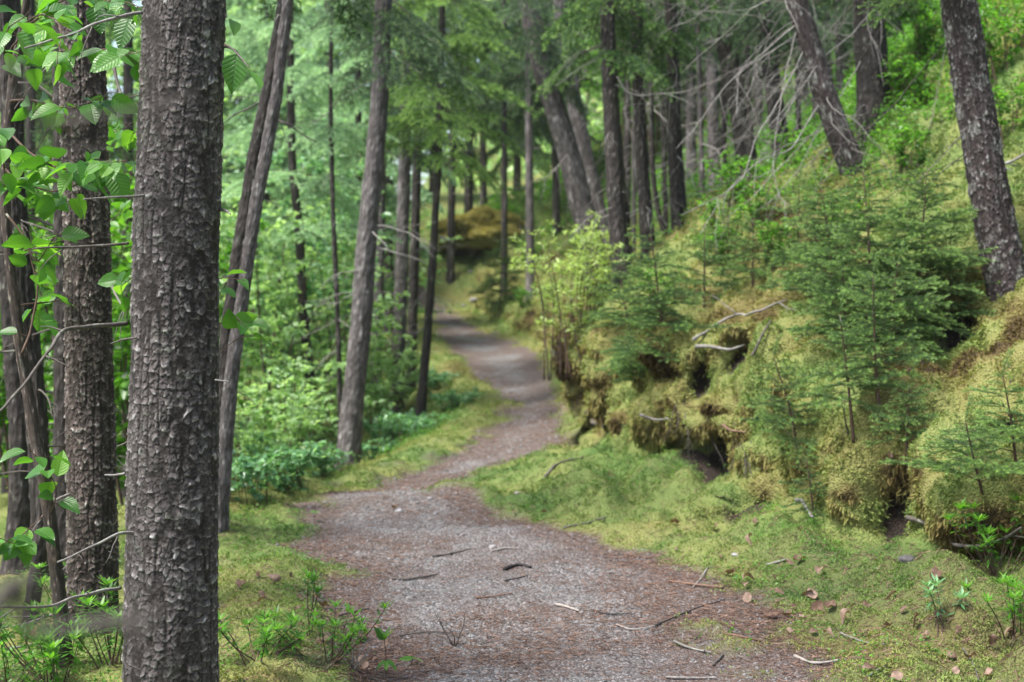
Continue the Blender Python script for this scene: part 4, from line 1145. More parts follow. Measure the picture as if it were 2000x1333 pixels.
lime = dict(H=1.25, spread=.5, nst=20, nleaf=22, ll=.062, lw=.017, seed=3, droop=-.1, upright=.9, tips=True)
shrub('lime', 1115, 690, 'tall lime green shrub of narrow upright leaves on the bank edge', None, lime, 'leaf_lime', s=.95)
shrub('lime', 1165, 600, 'lime green shrub at the foot of the dark trunk row, right of the tallest', 'lime green shrubs on the bank', lime, 'leaf_lime', s=.75, rz=1.3)
shrub('lime', 1075, 620, 'low lime green shrub hanging over the path, left of the tallest lime one', 'lime green shrubs on the bank', lime, 'leaf_lime', s=.6, rz=2.6)
shrub('lime', 1085, 740, 'smallest lime sprig low on the corner of the bank', 'lime green shrubs on the bank', lime, 'leaf_lime', s=.32, rz=4)

big_cfg = dict(H=3.4, spread=1.3, nst=9, nleaf=34, ll=.10, lw=.07, seed=21)
mid_cfg = dict(H=1.7, spread=.8, nst=10, nleaf=26, ll=.085, lw=.06, seed=22)
low_cfg = dict(H=.42, spread=.7, nst=24, nleaf=11, ll=.085, lw=.06, seed=23, upright=.2)
tall_cfg = dict(H=7.5, spread=2.2, nst=10, nleaf=60, ll=.13, lw=.095, seed=24)
UN = 'leafy undergrowth bushes left of the path'
for k, (kind, cfg, mat, px, d, s, lb) in enumerate([
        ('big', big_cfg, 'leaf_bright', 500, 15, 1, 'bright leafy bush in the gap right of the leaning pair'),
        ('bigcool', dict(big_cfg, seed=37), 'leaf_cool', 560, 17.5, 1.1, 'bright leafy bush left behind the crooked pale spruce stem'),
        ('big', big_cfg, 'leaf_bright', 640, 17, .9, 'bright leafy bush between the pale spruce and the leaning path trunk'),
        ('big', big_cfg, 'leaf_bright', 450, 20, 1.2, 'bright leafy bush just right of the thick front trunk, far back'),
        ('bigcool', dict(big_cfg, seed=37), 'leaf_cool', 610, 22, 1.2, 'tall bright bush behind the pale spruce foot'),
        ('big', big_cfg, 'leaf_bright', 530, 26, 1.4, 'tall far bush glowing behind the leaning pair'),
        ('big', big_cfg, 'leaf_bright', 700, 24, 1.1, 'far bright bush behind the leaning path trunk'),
        ('big2', dict(big_cfg, seed=31), 'leaf', 240, 10, .9, 'leafy bush seen in the slit between the two near trunks'),
        ('big2', dict(big_cfg, seed=31), 'leaf', 100, 10.5, 1.0, 'leafy bush behind the dark stems at the left edge'),
        ('big2', dict(big_cfg, seed=31), 'leaf', 10, 11, 1.1, 'leafy bush farthest left in the picture'),
        ('big', big_cfg, 'leaf_bright', 260, 17, 1.3, 'bright bush far behind the slit between the two near trunks'),
        ('big', big_cfg, 'leaf_bright', 40, 18, 1.4, 'bright bush far behind the left edge stems'),
        ('mid', mid_cfg, 'leaf_bright', 755, 17.5, .8, 'small bright bush with a lit spray beside the path-side trio'),
        ('mid', mid_cfg, 'leaf_cool', 560, 12.5, .75, 'low cool green bush left of the leaning path trunk foot'),
        ('mid', mid_cfg, 'leaf_cool', 480, 11.8, .7, 'low cool green bush right of the thick front trunk'),
        ('mid', mid_cfg, 'leaf_cool', 620, 14.8, .7, 'low bush behind the foot of the leaning path trunk'),
        ('mid', mid_cfg, 'leaf_cool', 735, 16.5, .55, 'small low bush between the leaning trunk and the path edge')]):
    shrub(kind, px, 900, lb, UN, cfg, mat, d, s, k * 1.1)
for k, (px, py, s, lb) in enumerate([(470, 915, .9, 'bright low plant nearest the thick front trunk beyond the mossy crest'), (520, 905, 1.0, 'bright low plant in the middle beyond the mossy crest'),
                                     (570, 915, .85, 'bright low plant left of the leaning trunk foot'), (540, 945, .7, 'bright low plant just over the mossy crest'),
                                     (770, 860, .7, 'low leafy plant on the moss right of the leaning trunk'), (810, 850, .6, 'low leafy plant below the slender path edge pole'),
                                     (890, 800, .55, 'low leafy plant at the left path edge in the distance'), (720, 900, .5, 'small leafy plant just right of the leaning trunk foot'),
                                     (845, 760, .6, 'far low leafy plant behind the slender path edge pole'), (450, 960, .7, 'low leafy plant touching the thick front trunk beyond the crest'),
                                     (620, 930, .6, 'low leafy plant against the left side of the leaning trunk foot')]):
    shrub('low', px, py, lb, 'low leafy plants left of the path', low_cfg, 'leaf_cool', None, s, k * 1.7, 'leafy_plant', 'plant')
for k, (px, d, s, mat, lb) in enumerate([(480, 34, 1.1, 'leaf_bright', 'bright broadleaf tree far behind the leaning pair'), (580, 38, 1.3, 'leaf_bright', 'tall bright broadleaf tree far behind the pale spruce'),
                                         (300, 30, 1.2, 'leaf_bright', 'broadleaf tree far behind the thick front trunk'), (120, 26, 1.1, 'leaf_bright', 'broadleaf tree far behind the flaky brown trunk'),
                                         (20, 32, 1.3, 'leaf_bright', 'broadleaf tree far behind the left edge'), 
                                         (1275, 30, .9, 'leaf', 'broadleaf tree glowing green behind the row of three'), (1370, 30, 1.0, 'leaf', 'broadleaf tree behind the dead branches right of the row of three'),
                                         (1190, 36, 1.0, 'leaf', 'broadleaf tree behind the leftmost trunk of the row of three')]):
    shrub('tall%s' % mat, px, 600, lb, 'broadleaf trees in the background', tall_cfg, mat, d, s, k * 2.1, 'broadleaf_tree', 'tree')
# small leafy plants on the slope
slope_cfg = dict(H=.42, spread=.28, nst=14, nleaf=10, ll=.05, lw=.028, seed=61, upright=.6)
for k, (px, py, s, lb) in enumerate([(1420, 470, 1.2, 'leafy sprout on the slope left of the tangle foot'), (1480, 440, 1.2, 'leafy sprout on the slope beneath the tangle'), (1390, 520, 1, 'leafy sprout beside the rightmost of the row of three'),
                                     (1560, 330, 1.4, 'leafy sprout on the slope left of the left leaning trunk'), (1780, 210, 1.5, 'leafy sprout on the slope right of the thick upright trunk'), (1960, 130, 1.6, 'leafy sprout at the top right corner'),
                                     (1800, 110, 1.6, 'leafy sprout high on the slope left of the lichen spotted trunk'), (1980, 260, 1.3, 'leafy sprout at the right edge beside the lichen spotted trunk'), (1640, 470, 1.1, 'leafy sprout at the foot of the left leaning trunk'),
                                     (1780, 330, 1.2, 'leafy sprout above the broad spruce sapling'), (1290, 590, .9, 'leafy sprout behind the dark bushy sapling'), (1510, 520, 1.1, 'leafy sprout on the moss under the tangle'),
                                     (1900, 40, 1.5, 'leafy sprout at the very top beside the lichen spotted trunk'), (1440, 400, 1.5, 'leafy sprout farthest up under the tangle'), (1025, 600, 1.2, 'leafy sprout on the far mossy slope right of the path'),
                                     (1040, 510, 1.5, 'taller leafy sprout on the far mossy slope'), (1000, 440, 1.6, 'leafy sprout on top of the far mossy mound')]):
    shrub('slope', px, py, lb, 'leafy sprouts on the mossy slope', slope_cfg, 'leaf', None, s * .75, k * 1.3, 'leafy_sprout', 'plant')

# labrador tea: narrow leathery leaves in whorls at the stem tips
def tea(px, py, label, H, nst, spread, seed, mat='leaf', ll=.05, base=None):
    r = rg(seed)
    if base is None: base, _ = on_ground(px, py)
    base = np.array(base)
    root = thing('heath_shrub', base, label, 'shrub')
    g, gs = Geo(), Geo()
    for s in range(nst):
        a = r.uniform(0, 6.283); out = spread * math.sqrt(r.random()); h = H * r.uniform(.5, 1)
        c = resample(np.array([[r.normal(0, .02), r.normal(0, .02), -.03], [out * .6 * math.cos(a), out * .6 * math.sin(a), h * .45], [out * math.cos(a), out * math.sin(a), h]]), 12)
        V, t, q = tube(c, np.linspace(.0032, .0016, 12), 5, .15, seed + s); gs.add(V, t, q, .5)
        for u, m, up in ((1, 12, .9), (.93, 6, .3), (.82, 6, -.1), (.6, 3, -.2)):
            p = c[int(u * 11)] + r.normal(0, .004, (m, 3))
            ph = r.uniform(0, 6.283) + np.arange(m) * 2.4
            D = np.stack([np.cos(ph), np.sin(ph), up + r.normal(0, .25, m)], 1)
            N = np.array([0, 0, 1.0]) - .5 * D
            v_, t_, tn_ = leaves(p, D, N, ll * r.uniform(.6, 1.15, m), ll * .24, -.12, np.clip((.62 if u == 1 else .32) + r.normal(0, .15, m), 0, 1), wide=.5, bend=.12)
            g.add(v_, t_, None, tn_)
    link('foliage', g.mesh('foliage', [M[mat]]), root)
    link('stem', gs.mesh('stem', [M['twig']]), root)
tea(1945, 1130, 'narrow leaved heath shrub at the right edge below the brown moss', .34, 22, .26, 71, 'leaf', .055)
tea(1985, 1245, 'heath shrub in the bottom right corner above the path moss', .26, 16, .22, 72, 'leaf', .05)
tea(1850, 1230, 'small pale heath sprig on the moss left of the right edge shrub', .22, 4, .12, 73, 'leaf_cool', .05)
tea(600, 1240, 'bright heath sprig beside the mossy left path edge', .26, 3, .06, 74, 'leaf', .055)
tea(640, 1300, 'wiry heath shrub on the moss right of the thick front trunk', .24, 14, .22, 75, 'leaf', .045)
tea(500, 1290, 'low heath shrub at the right foot of the thick front trunk', .16, 14, .22, 76, 'leaf', .05)
tea(110, 1345, 'bright heath shrub in the bottom left corner', .26, 18, .28, 77, 'leaf', .065)
tea(215, 1300, 'heath shrub left of the foot of the thick front trunk', .30, 12, .16, 78, 'leaf', .06)
tea(140, 1210, 'heath shrub at the foot of the flaky brown trunk', .34, 8, .16, 79, 'leaf', .055)
tea(20, 1340, 'heath shrub at the lower left edge', .24, 10, .2, 80, 'leaf', .06)

# ------------------------------------------------------------------ birch with large veined leaves on the left
def big_leaves(P, D, N, L, r, wf=.36, tone=None):
    n = len(P)
    st = np.linspace(0, 1, 11)
    prof = np.interp(st, [0, .06, .2, .38, .6, .8, .93, 1], [.02, .5, .9, 1, .82, .48, .18, 0])
    prof = prof * (1 + .05 * np.where(np.arange(11) % 2, 1, -1))
    D = norm(D); S = norm(np.cross(D, N)); N = np.cross(S, D)
    L = np.reshape(L, (n, 1, 1)); W = L * wf * r.uniform(.85, 1.15, (n, 1, 1))
    fold = r.uniform(.15, .45, (n, 1, 1)); bend = r.uniform(.05, .35, (n, 1, 1)); wav = r.uniform(-.06, .06, (n, 1, 1))
    cols, uvs = [], []
    for c in (-1, -.5, 0, .5, 1):
        x = c * prof[None, :, None] * W
        z = np.abs(c) * prof[None, :, None] * W * fold - bend * L * st[None, :, None] ** 2 + wav * W * np.sin(st[None, :, None] * 12 + c * 3) * abs(c)
        cols.append(P[:, None] + D[:, None] * L * st[None, :, None] + S[:, None] * x + N[:, None] * z)
        uvs.append(np.stack([np.broadcast_to(c * prof * wf, (n, 11)), np.broadcast_to(st, (n, 11))], -1))
    V = np.stack(cols, 2)          # n, 11, 5, 3
    UV = np.stack(uvs, 2)
    i, j = np.meshgrid(np.arange(10), np.arange(4), indexing='ij')
    q = np.stack([i * 5 + j, i * 5 + j + 1, (i + 1) * 5 + j + 1, (i + 1) * 5 + j], -1).reshape(-1, 4)
    Qd = ((np.arange(n) * 55)[:, None, None] + q[None]).reshape(-1, 4)
    tn = np.repeat(np.clip(r.normal(.45, .27, n) if tone is None else tone, 0, 1), 55)
    return V.reshape(-1, 3), Qd, tn, UV.reshape(-1, 2)

def leafy_branches(root, base, specs, seed, L=.095, mat='leaf_veined'):
    """specs: (pixel line, depth from, depth to, radius, number of leaves)"""
    r = rg(seed)
    Vs, Qs, Ts, Us, n = [], [], [], [], 0
    for k, (pl, d0, d1, r0, m) in enumerate(specs):
        pts = [pix(x, y, d0 + (d1 - d0) * q / (len(pl) - 1)) for q, (x, y) in enumerate(pl)]
        c = resample(pts, 24)
        c = c + np.stack([noise3(c, 8, seed + k + a) for a in range(3)], 1) * .008
        gs = Geo()
        V, t, q = tube(c, np.linspace(r0, .0013, 24), 5, .12, seed + k); gs.add(V, t, q, .45)
        P_, D_ = [], []
        for a in range(m):
            u = .18 + .82 * (a + r.random()) / m
            p = c[int(u * 23)]
            ax = norm(c[min(23, int(u * 23) + 1)] - c[max(0, int(u * 23) - 1)])
            d = norm(ax * .5 + norm(r.normal(size=3) * [1, 1, .35]) + [0, 0, -.18])
            e = p + d * r.uniform(.015, .06)
            v2, q2 = prisms(p[None], e[None], np.array([.0011]), np.array([.0008])); gs.add(v2, None, q2, .4)
            P_.append(e); D_.append(d + [0, 0, -.25])
        link('branch', gs.mesh('branch', [M['twig'], M['twig']], offset=base), root)
        if m:
            N_ = np.array([0, 0, 1.0]) + r.normal(0, .55, (m, 3)) + np.array([0, -.25, 0])
            V, q, tn, uv = big_leaves(np.array(P_), np.array(D_), N_, L * r.uniform(.6, 1.15, m), r)
            Vs.append(V); Qs.append(q + n); Ts.append(tn); Us.append(uv); n += len(V)
    if Vs:
        me = make_mesh('foliage', np.concatenate(Vs) - base, None, np.concatenate(Qs), {'tone': np.concatenate(Ts)}, [M[mat]], uv=np.concatenate(Us), smooth=True)
        link('foliage', me, root)

root, line, rad = tree('birch', 'slim crooked birch with large toothed leaves at the left edge', [(118, 1190), (96, 1010), (70, 860), (42, 690), (20, 520), (10, 350), (26, 150), (52, 0)], 5.5, 30, 'bark_birch', 4.2, 15,
                         name='birch_tree', around=60, step=.02, plate=(.03, .02), amp=.003, seed=50)
leafy_branches(root, line[0], [
    ([(25, 130), (80, 118), (140, 98), (210, 98), (276, 104)], 5.4, 4.5, .006, 30),
    ([(40, 60), (90, 20), (150, -5), (230, 5), (285, 20)], 5.4, 4.6, .005, 34),
    ([(20, 200), (60, 195), (110, 210), (160, 205), (210, 180)], 5.4, 4.8, .005, 20),
    ([(15, 260), (60, 300), (120, 330), (180, 320), (245, 310)], 5.4, 4.6, .006, 34),
    ([(12, 330), (50, 360), (110, 375), (170, 350), (220, 300)], 5.4, 4.9, .005, 27),
    ([(14, 400), (10, 350), (0, 300), (-20, 250)], 5.4, 4.8, .004, 17),
    ([(22, 100), (50, 50), (90, 30), (120, 60), (110, 130)], 5.4, 4.2, .004, 20),
    ([(20, 150), (10, 100), (15, 60), (60, 20)], 5.4, 4.0, .004, 13),
    ([(14, 420), (50, 470), (70, 510), (95, 480), (110, 450)], 5.4, 5.2, .005, 11),
    ([(40, 690), (60, 640), (75, 560), (60, 500), (40, 440)], 5.4, 5.6, .006, 13),
    ([(30, 600), (100, 590), (180, 560), (240, 530)], 5.5, 6.6, .004, 20),
    ([(20, 500), (90, 480), (200, 440), (250, 400)], 5.5, 7.0, .004, 23),
    ([(26, 180), (120, 230), (210, 260), (260, 240)], 5.5, 6.8, .004, 27),
    ([(92, 1000), (60, 1030), (30, 1060), (0, 1050)], 5.5, 5.2, .003, 13),
    ([(96, 1010), (110, 960), (80, 900), (60, 880)], 5.5, 5.2, .003, 10),
], 51, .10)
# a second broadleaf stem stands behind the thick front trunk, its leaves peep out on the right
root, line, rad = tree('birch_b', 'thin alder stem hidden behind the thick front trunk, leaves peeping out right of it', [(395, 1150), (392, 800), (385, 500), (380, 200), (385, -60)], 5.2, 16, 'bark_birch', 4, 10,
                         name='alder_tree', around=24, step=.04, plate=(.02, .02), amp=.002, seed=52)
leafy_branches(root, line[0], [
    ([(388, 60), (430, 82), (462, 102), (488, 135)], 5.2, 4.5, .005, 0),
    ([(380, 700), (420, 640), (452, 620), (480, 640)], 5.2, 4.9, .004, 5),
    ([(385, 600), (420, 550), (450, 545), (478, 548)], 5.2, 5.0, .003, 3),
    ([(388, 740), (430, 690), (470, 660), (495, 655)], 5.2, 4.9, .003, 4),
    ([(384, 300), (330, 250), (260, 260), (235, 300)], 5.2, 5.6, .004, 8),
    ([(384, 480), (320, 500), (260, 540), (232, 560)], 5.2, 5.6, .004, 8),
], 53)
r = rg(54)
pp = [pix(462, 106, 4.5), pix(486, 136, 4.48), pix(455, 40, 4.6)]
dd = [pix(452, 182, 4.46) - pp[0], pix(524, 186, 4.4) - pp[1], pix(470, 80, 4.5) - pp[2]]
V, q, tn, uv = big_leaves(np.array(pp), np.array(dd), np.array([[.25, -1, .5], [.8, -.3, .5], [.6, -.6, .6]]), [.125, .10, .07], r, tone=np.array([.35, .75, .8]))
for k in range(3):
    link('leaf', make_mesh('leaf', V[k * 55:k * 55 + 55] - line[0], None, q[:40], {'tone': tn[k * 55:k * 55 + 55]}, [M['leaf_veined']], uv=uv[k * 55:k * 55 + 55], smooth=True), root)

# leafy shoot standing on the path edge in front
def leaf_shoot(px, py, topx, topy, label, lv, seed, L=.06):
    r = rg(seed)
    base, _ = on_ground(px, py); base = np.array(base)
    top = pix(topx, topy, base[1])
    root = thing('leafy_shoot', base, label, 'plant')
    c = resample(np.array([base - [0, 0, .02], (base + top) / 2 + [.004, 0, 0], top]), 10)
    V, t, q = tube(c, np.linspace(.0025, .0015, 10), 5, .1, seed)
    g = Geo(); g.add(V, t, q, .6)
    link('stem', g.mesh('stem', [M['twig'], M['twig']], offset=base), root)
    P_, D_ = [], []
    for u, m, up in lv:
        ph = r.uniform(0, 6.28) + np.arange(m) * 6.283 / m
        for a in ph:
            P_.append(c[int(u * 9)]); D_.append([math.cos(a), math.sin(a), up])
    N_ = np.array([0, -.2, 1.0]) + r.normal(0, .3, (len(P_), 3))
    V, q, tn, uv = big_leaves(np.array(P_), np.array(D_), N_, L * r.uniform(.7, 1.2, len(P_)), r, .2)
    link('foliage', make_mesh('foliage', V - base, None, q, {'tone': tn + .1}, [M['leaf_veined']], uv=uv, smooth=True), root)
leaf_shoot(752, 1330, 750, 1240, 'single leafy shoot with drooping leaves at the lower left path edge', [(.5, 5, -.5), (.95, 5, 1.2)], 61)
leaf_shoot(612, 1022, 614, 1000, 'tiny seedling with round leaves at the left edge of the path', [(.9, 4, .3)], 62, .05)
leaf_shoot(800, 1300, 806, 1285, 'flat pair of leaves on the ground right of the leafy shoot', [(.9, 3, .1)], 63, .06)

# ------------------------------------------------------------------ fallen sticks
def stick(pl, w, mat, label, seed, name='stick', lift=.008, twigs=0, cat='stick', end=.6):
    pts = []
    for x, y in pl:
        p, n_ = on_ground(x, y)
        pts.append(p + n_ * lift)
    pts = np.array(pts)
    d = pts[:, 1].mean()
    r0 = .72 * w * d / FPX / 2
    c = resample(pts, max(10, len(pts) * 6))
    for v_ in c: v_[2] = max(v_[2], ground_z(v_[0], v_[1]) + r0 * .4) if abs(ground_z(v_[0], v_[1]) - v_[2]) < .12 else v_[2]
    c[1:-1] = (c[:-2] + 2 * c[1:-1] + c[2:]) / 4
    g = Geo()
    V, t, q = tube(c, np.linspace(r0, r0 * end, len(c)) * (1 + .15 * rg(seed).normal(size=len(c))), 6, .15, seed)
    g.add(V, t, q, .5)
    r = rg(seed)
    for k in range(twigs):
        a = c[int(r.uniform(.3, .9) * (len(c) - 1))]
        dead_branch_geo(g, a, norm(c[-1] - c[0]) + r.normal(0, .6, 3) + [0, 0, .3], np.linalg.norm(c[-1] - c[0]) * .35, r0 * .5, r, 0)
    b = c.mean(0)
    o = link(name, g.mesh(name, [M[mat], M[mat]], offset=b), None, b)
    tag(o, label, cat, 'fallen sticks on the path and moss')
stick([(985, 1115), (1000, 1109), (1015, 1106), (1037, 1111)], 11, 'stick_black', 'short thick black curved stick in the middle of the path', 1)
stick([(767, 1133), (790, 1135), (812, 1132), (855, 1125)], 8, 'dead_dark', 'brown stick on the path with a dark thick left end', 2)
stick([(845, 1090), (880, 1085), (920, 1075)], 5, 'stick_black', 'thin dark stick on the path left behind the black curved one', 3)
stick([(985, 1138), (1005, 1134), (1030, 1128)], 5, 'stick_black', 'short dark stick just below the black curved one', 4)
stick([(1085, 1184), (1105, 1188), (1132, 1197)], 9, 'stick_pale', 'bleached stick on the path centre, palest of all', 5)
stick([(1205, 1224), (1235, 1233), (1280, 1226)], 5, 'stick_pale', 'pale bent twig on the path touching the long dark twig', 6)
stick([(1280, 1226), (1345, 1198), (1416, 1174)], 6, 'stick_black', 'long dark twig slanting up across the right half of the path', 7)
stick([(1306, 1138), (1350, 1144), (1412, 1151)], 8, 'stick_red', 'reddish stick along the moss at the right path edge', 8)
stick([(1354, 1150), (1370, 1132), (1384, 1110)], 5, 'dead_wood', 'grey twig crossing the reddish stick at the right path edge', 9)
stick([(1316, 1256), (1350, 1270), (1390, 1279)], 8, 'dead_wood', 'grey forked stick near the lower right of the path', 10, twigs=1)
stick([(1393, 1302), (1404, 1292), (1413, 1281)], 9, 'dead_dark', 'stubby grey stick standing out beside the forked grey one', 11)
stick([(1552, 1285), (1590, 1299), (1640, 1294)], 9, 'stick_pale', 'bleached stick at the lower right edge of the path', 12)
stick([(1414, 1240), (1450, 1248), (1486, 1256)], 7, 'stick_red', 'straight tan stick on the rusty litter at the right of the path', 13)
stick([(1060, 940), (1072, 926), (1090, 908), (1138, 896)], 9, 'dead_dark', 'dark crooked stick on the moss below the corner of the bank', 14)
stick([(1105, 1031), (1145, 1024), (1182, 1012)], 6, 'dead_wood', 'grey stick lying on the moss right of the path', 15)
stick([(1300, 1327), (1350, 1328), (1402, 1328)], 7, 'dead_wood', 'grey stick at the bottom edge of the picture', 16)
stick([(930, 1171), (965, 1168), (1000, 1162)], 6, 'stick_red', 'reddish twig on the path centre left of the bleached one', 17)
stick([(1168, 1200), (1200, 1203), (1235, 1201)], 4, 'stick_black', 'thin dark twig right of the bleached stick', 18)
stick([(1880, 1267), (1900, 1300), (1914, 1335)], 5, 'dead_dark', 'thin twig sticking down the moss at the bottom right', 19)
stick([(660, 1205), (690, 1198), (720, 1192)], 7, 'dead_dark', 'dark twig at the left path edge below the moss', 20)
stick([(1695, 1325), (1715, 1310), (1735, 1302)], 6, 'dead_wood', 'pale twig on the moss at the bottom right', 21)
stick([(1500, 1105), (1520, 1100), (1538, 1094)], 7, 'dead_wood', 'short pale twig among dry leaves on the right moss', 22)
stick([(1640, 1240), (1690, 1258), (1730, 1262)], 6, 'dead_wood', 'pale twig sunk in the moss left of the bottom right corner', 23)
stick([(780, 1245), (840, 1238), (880, 1240)], 5, 'dead_dark', 'thin brown twig left of the dead seedling on the path', 24)
stick([(960, 1080), (985, 1074), (1010, 1074)], 6, 'stick_pale', 'pale sliver on the path above the black curved stick', 25)
def branch(pl, d0, d1, r0, mat, label, seed, twigs=2, name='fallen_branch', twl=.25):
    pts = [pix(x, y, d0 + (d1 - d0) * q / (len(pl) - 1)) for q, (x, y) in enumerate(pl)]
    o = branch_line(None, (0, 0, 0), pts, r0, r0 * .5, M[mat], seed, twigs, name, twl)
    c = np.mean(pts, 0)
    o.data.transform(Matrix.Translation(-Vector(c))); o.location = c
    tag(o, label, 'branch', 'dead branches on the bank')
def bank_branch(pl, w, mat, label, seed, twigs=1, off=.05, twl=.2, name='fallen_branch'):
    pts = []
    for x, y in pl:
        p, n_ = on_ground(x, y)
        pts.append(p + n_ * off)
    d = np.mean([p[1] for p in pts])
    o = branch_line(None, (0, 0, 0), pts, w * d / FPX / 2, w * d / FPX / 4, M[mat], seed, twigs, name, twl)
    c = np.mean(pts, 0)
    o.data.transform(Matrix.Translation(-Vector(c))); o.location = c
    tag(o, label, 'branch', 'dead branches on the bank')
bank_branch([(1360, 676), (1420, 632), (1480, 614), (1546, 597)], 7, 'dead_wood', 'long pale branch lying up the golden moss bank', 201, 2)
bank_branch([(1364, 679), (1410, 682), (1466, 684)], 8, 'dead_wood', 'short pale branch sticking out of the moss under the long one', 202, 0)
bank_branch([(1255, 808), (1285, 818), (1315, 816)], 6, 'dead_wood', 'thin curved branch on the bank front below the bushy sapling', 203, 0)
bank_branch([(1146, 800), (1168, 822), (1192, 842)], 11, 'dead_dark', 'stubby brown branch jutting from the corner of the bank', 204, 0)
bank_branch([(1562, 992), (1580, 993), (1590, 1008), (1588, 1028)], 9, 'dead_wood', 'pale curled root end at the foot of the bank', 205, 0)
bank_branch([(1790, 1010), (1832, 1040), (1885, 1052), (1950, 1042), (2010, 1020)], 10, 'dead_dark', 'dark sagging branch along the brown moss at the right edge', 206, 1)
bank_branch([(1416, 832), (1440, 838), (1462, 842)], 6, 'stick_red', 'short reddish branch in the hollow of the bank', 207, 0)
bank_branch([(1480, 700), (1492, 670), (1502, 640)], 6, 'dead_dark', 'dark twig standing in the golden moss above the pale branches', 208, 0)
bank_branch([(1940, 360), (1970, 352), (2010, 345)], 8, 'dead_wood', 'pale branch poking in at the right edge', 209, 1, .15)
bank_branch([(1900, 70), (1945, 62), (1980, 40), (2010, 15)], 9, 'dead_wood', 'grey branch curving up into the top right corner', 210, 2, .3)
bank_branch([(940, 395), (950, 420), (962, 440)], 7, 'dead_wood', 'pale fallen pole leaning on the far mossy mound', 211, 0, .25)

# dead seedling with bare dark twigs standing in the path, and wiry twigs by the front trunk
def wiry(px, py, H, label, seed, n=5, mat='dead_dark', spread=.35):
    base, _ = on_ground(px, py); base = np.array(base)
    r = rg(seed)
    g = Geo()
    for k in range(n):
        dead_branch_geo(g, base - [0, 0, .01], (r.normal(0, spread), r.normal(0, spread), 1), H * r.uniform(.5, 1.1), .0035, r, 1, -.1, .13)
    tag(link('dead_seedling', g.mesh('dead_seedling', [M[mat], M[mat]], offset=base), None, base), label, 'seedling')
wiry(888, 1262, .2, 'bare dark dead seedling standing in the path', 301, 4)
wiry(690, 1310, .24, 'wiry bare twigs on the moss below the leafy shoot', 302, 7, 'dead_wood', .6)
wiry(1660, 860, .3, 'bare dead twig beside the thin spruce sapling on the bank', 303, 3)
wiry(1840, 700, .5, 'bare dead sapling left of the lichen spotted trunk foot', 304, 4)

# ------------------------------------------------------------------ dry leaves
def dry_mesh(seed):
    r = rg(seed)
    V, q, tn, uv = big_leaves(np.zeros((1, 3)), np.array([[1.0, 0, 0]]), np.array([[0, 0, 1.0]]), [.075], r, .42)
    V = V - V.mean(0)
    V[:, 2] += .012 * np.sin(V[:, 0] * 70 + seed) + .010 * np.sin(V[:, 1] * 110 + seed * 2) - 2.0 * V[:, 1] ** 2
    V[:, 2] -= V[:, 2].min()
    return make_mesh('dry_leaf', V, None, q, {'tone': np.clip(r.uniform(.2, .95) + .2 * noise3(V, 60, seed), 0, 1)}, [M['dry_leaf']], smooth=True)
DRY = [dry_mesh(k) for k in range(6)]
r = rg(77)
for k, (px, py) in enumerate([(1505, 1142), (1520, 1150), (1478, 1160), (1540, 1165), (1500, 1200), (1530, 1215), (1575, 1222), (1555, 1206), (1610, 1130), (1700, 1180), (1695, 1190), (1720, 1230), (1865, 1310), (1850, 1300),
                              (1960, 1245), (1950, 1255), (1890, 1240), (1830, 1130), (1810, 1140), (1455, 1050), (1460, 1060), (1400, 1040), (1320, 1030), (1630, 1180), (1750, 1340 - 20), (1690, 1290), (1650, 1210), (1540, 1100),
                              (1470, 1025), (1575, 1100), (1590, 1190), (520, 1160), (540, 1150), (510, 1180), (560, 1135), (650, 1195), (700, 1290), (720, 1300), (620, 1260), (690, 1210), (1740, 880), (1745, 910), (1790, 700), (1770, 720),
                              (1700, 700), (1010, 995), (1060, 1005), (770, 1010), (1480, 1170), (1515, 1180), (1465, 1145), (1550, 1180), (1585, 1175), (1605, 1200), (1530, 1240), (1590, 1245), (1640, 1260), (1680, 1250), (1430, 1120), (1400, 1095), (1350, 1075), (1760, 1200), (1785, 1240), (1820, 1215), (1880, 1180), (1905, 1290), (1935, 1320), (1660, 1310), (600, 1180), (580, 1165), (625, 1215), (560, 1200), (665, 1250), (640, 1180), (760, 1270), (705, 1245), (490, 1120), (470, 1150)]):
    p, n_ = on_ground(px + r.normal(0, 12), py + r.normal(0, 7))
    o = link('dry_leaf', DRY[k % 6], None, p + n_ * .012)
    o.rotation_euler = (Vector(n_ + r.normal(0, .25, 3)).to_track_quat('Z', 'Y') @ Matrix.Rotation(r.uniform(0, 6.28), 3, 'Z').to_quaternion()).to_euler()
    s_ = r.uniform(.3, .9); o.scale = (s_, s_, s_)
    tag(o, 'dry brown curled leaf lying on the ground beside the path', 'dry leaf', 'dry leaves scattered on moss and path edge')

# ------------------------------------------------------------------ stones
def rock(px, py, w, label, seed, mat='stone'):
    p, n_ = on_ground(px, py)
    rad_ = w * p[1] / FPX / 2
    me = bpy.data.meshes.new('rock')
    import bmesh
    bm = bmesh.new(); bmesh.ops.create_icosphere(bm, subdivisions=3, radius=1)
    co = np.array([v.co[:] for v in bm.verts])
    f = np.array([[v.index for v in fc.verts] for fc in bm.faces]); bm.free()
    co = co * (1 + .28 * fbm(co, 1.4, seed, 3))[:, None] * [1.1, .9, .65] * rad_
    o = link('rock', make_mesh('rock', co, f, None, {'tone': .5 + .4 * noise3(co, 6 / rad_, seed)}, [M[mat]], smooth=True), None, p + [0, 0, rad_ * .15])
    tag(o, label, 'rock', 'stones along the path')
rock(926, 588, 16, 'pale stone on the moss at the end of the path', 1)
rock(918, 532, 9, 'small white stone below the mossy mound', 2)
rock(880, 528, 8, 'small white stone left below the mossy mound', 3)
rock(905, 598, 8, 'little white stone left of the pale stone', 4)
rock(780, 1000, 16, 'flat pale stone on the path at the crest', 5)
rock(962, 1070, 15, 'grey stone on the path behind the black curved stick', 6)
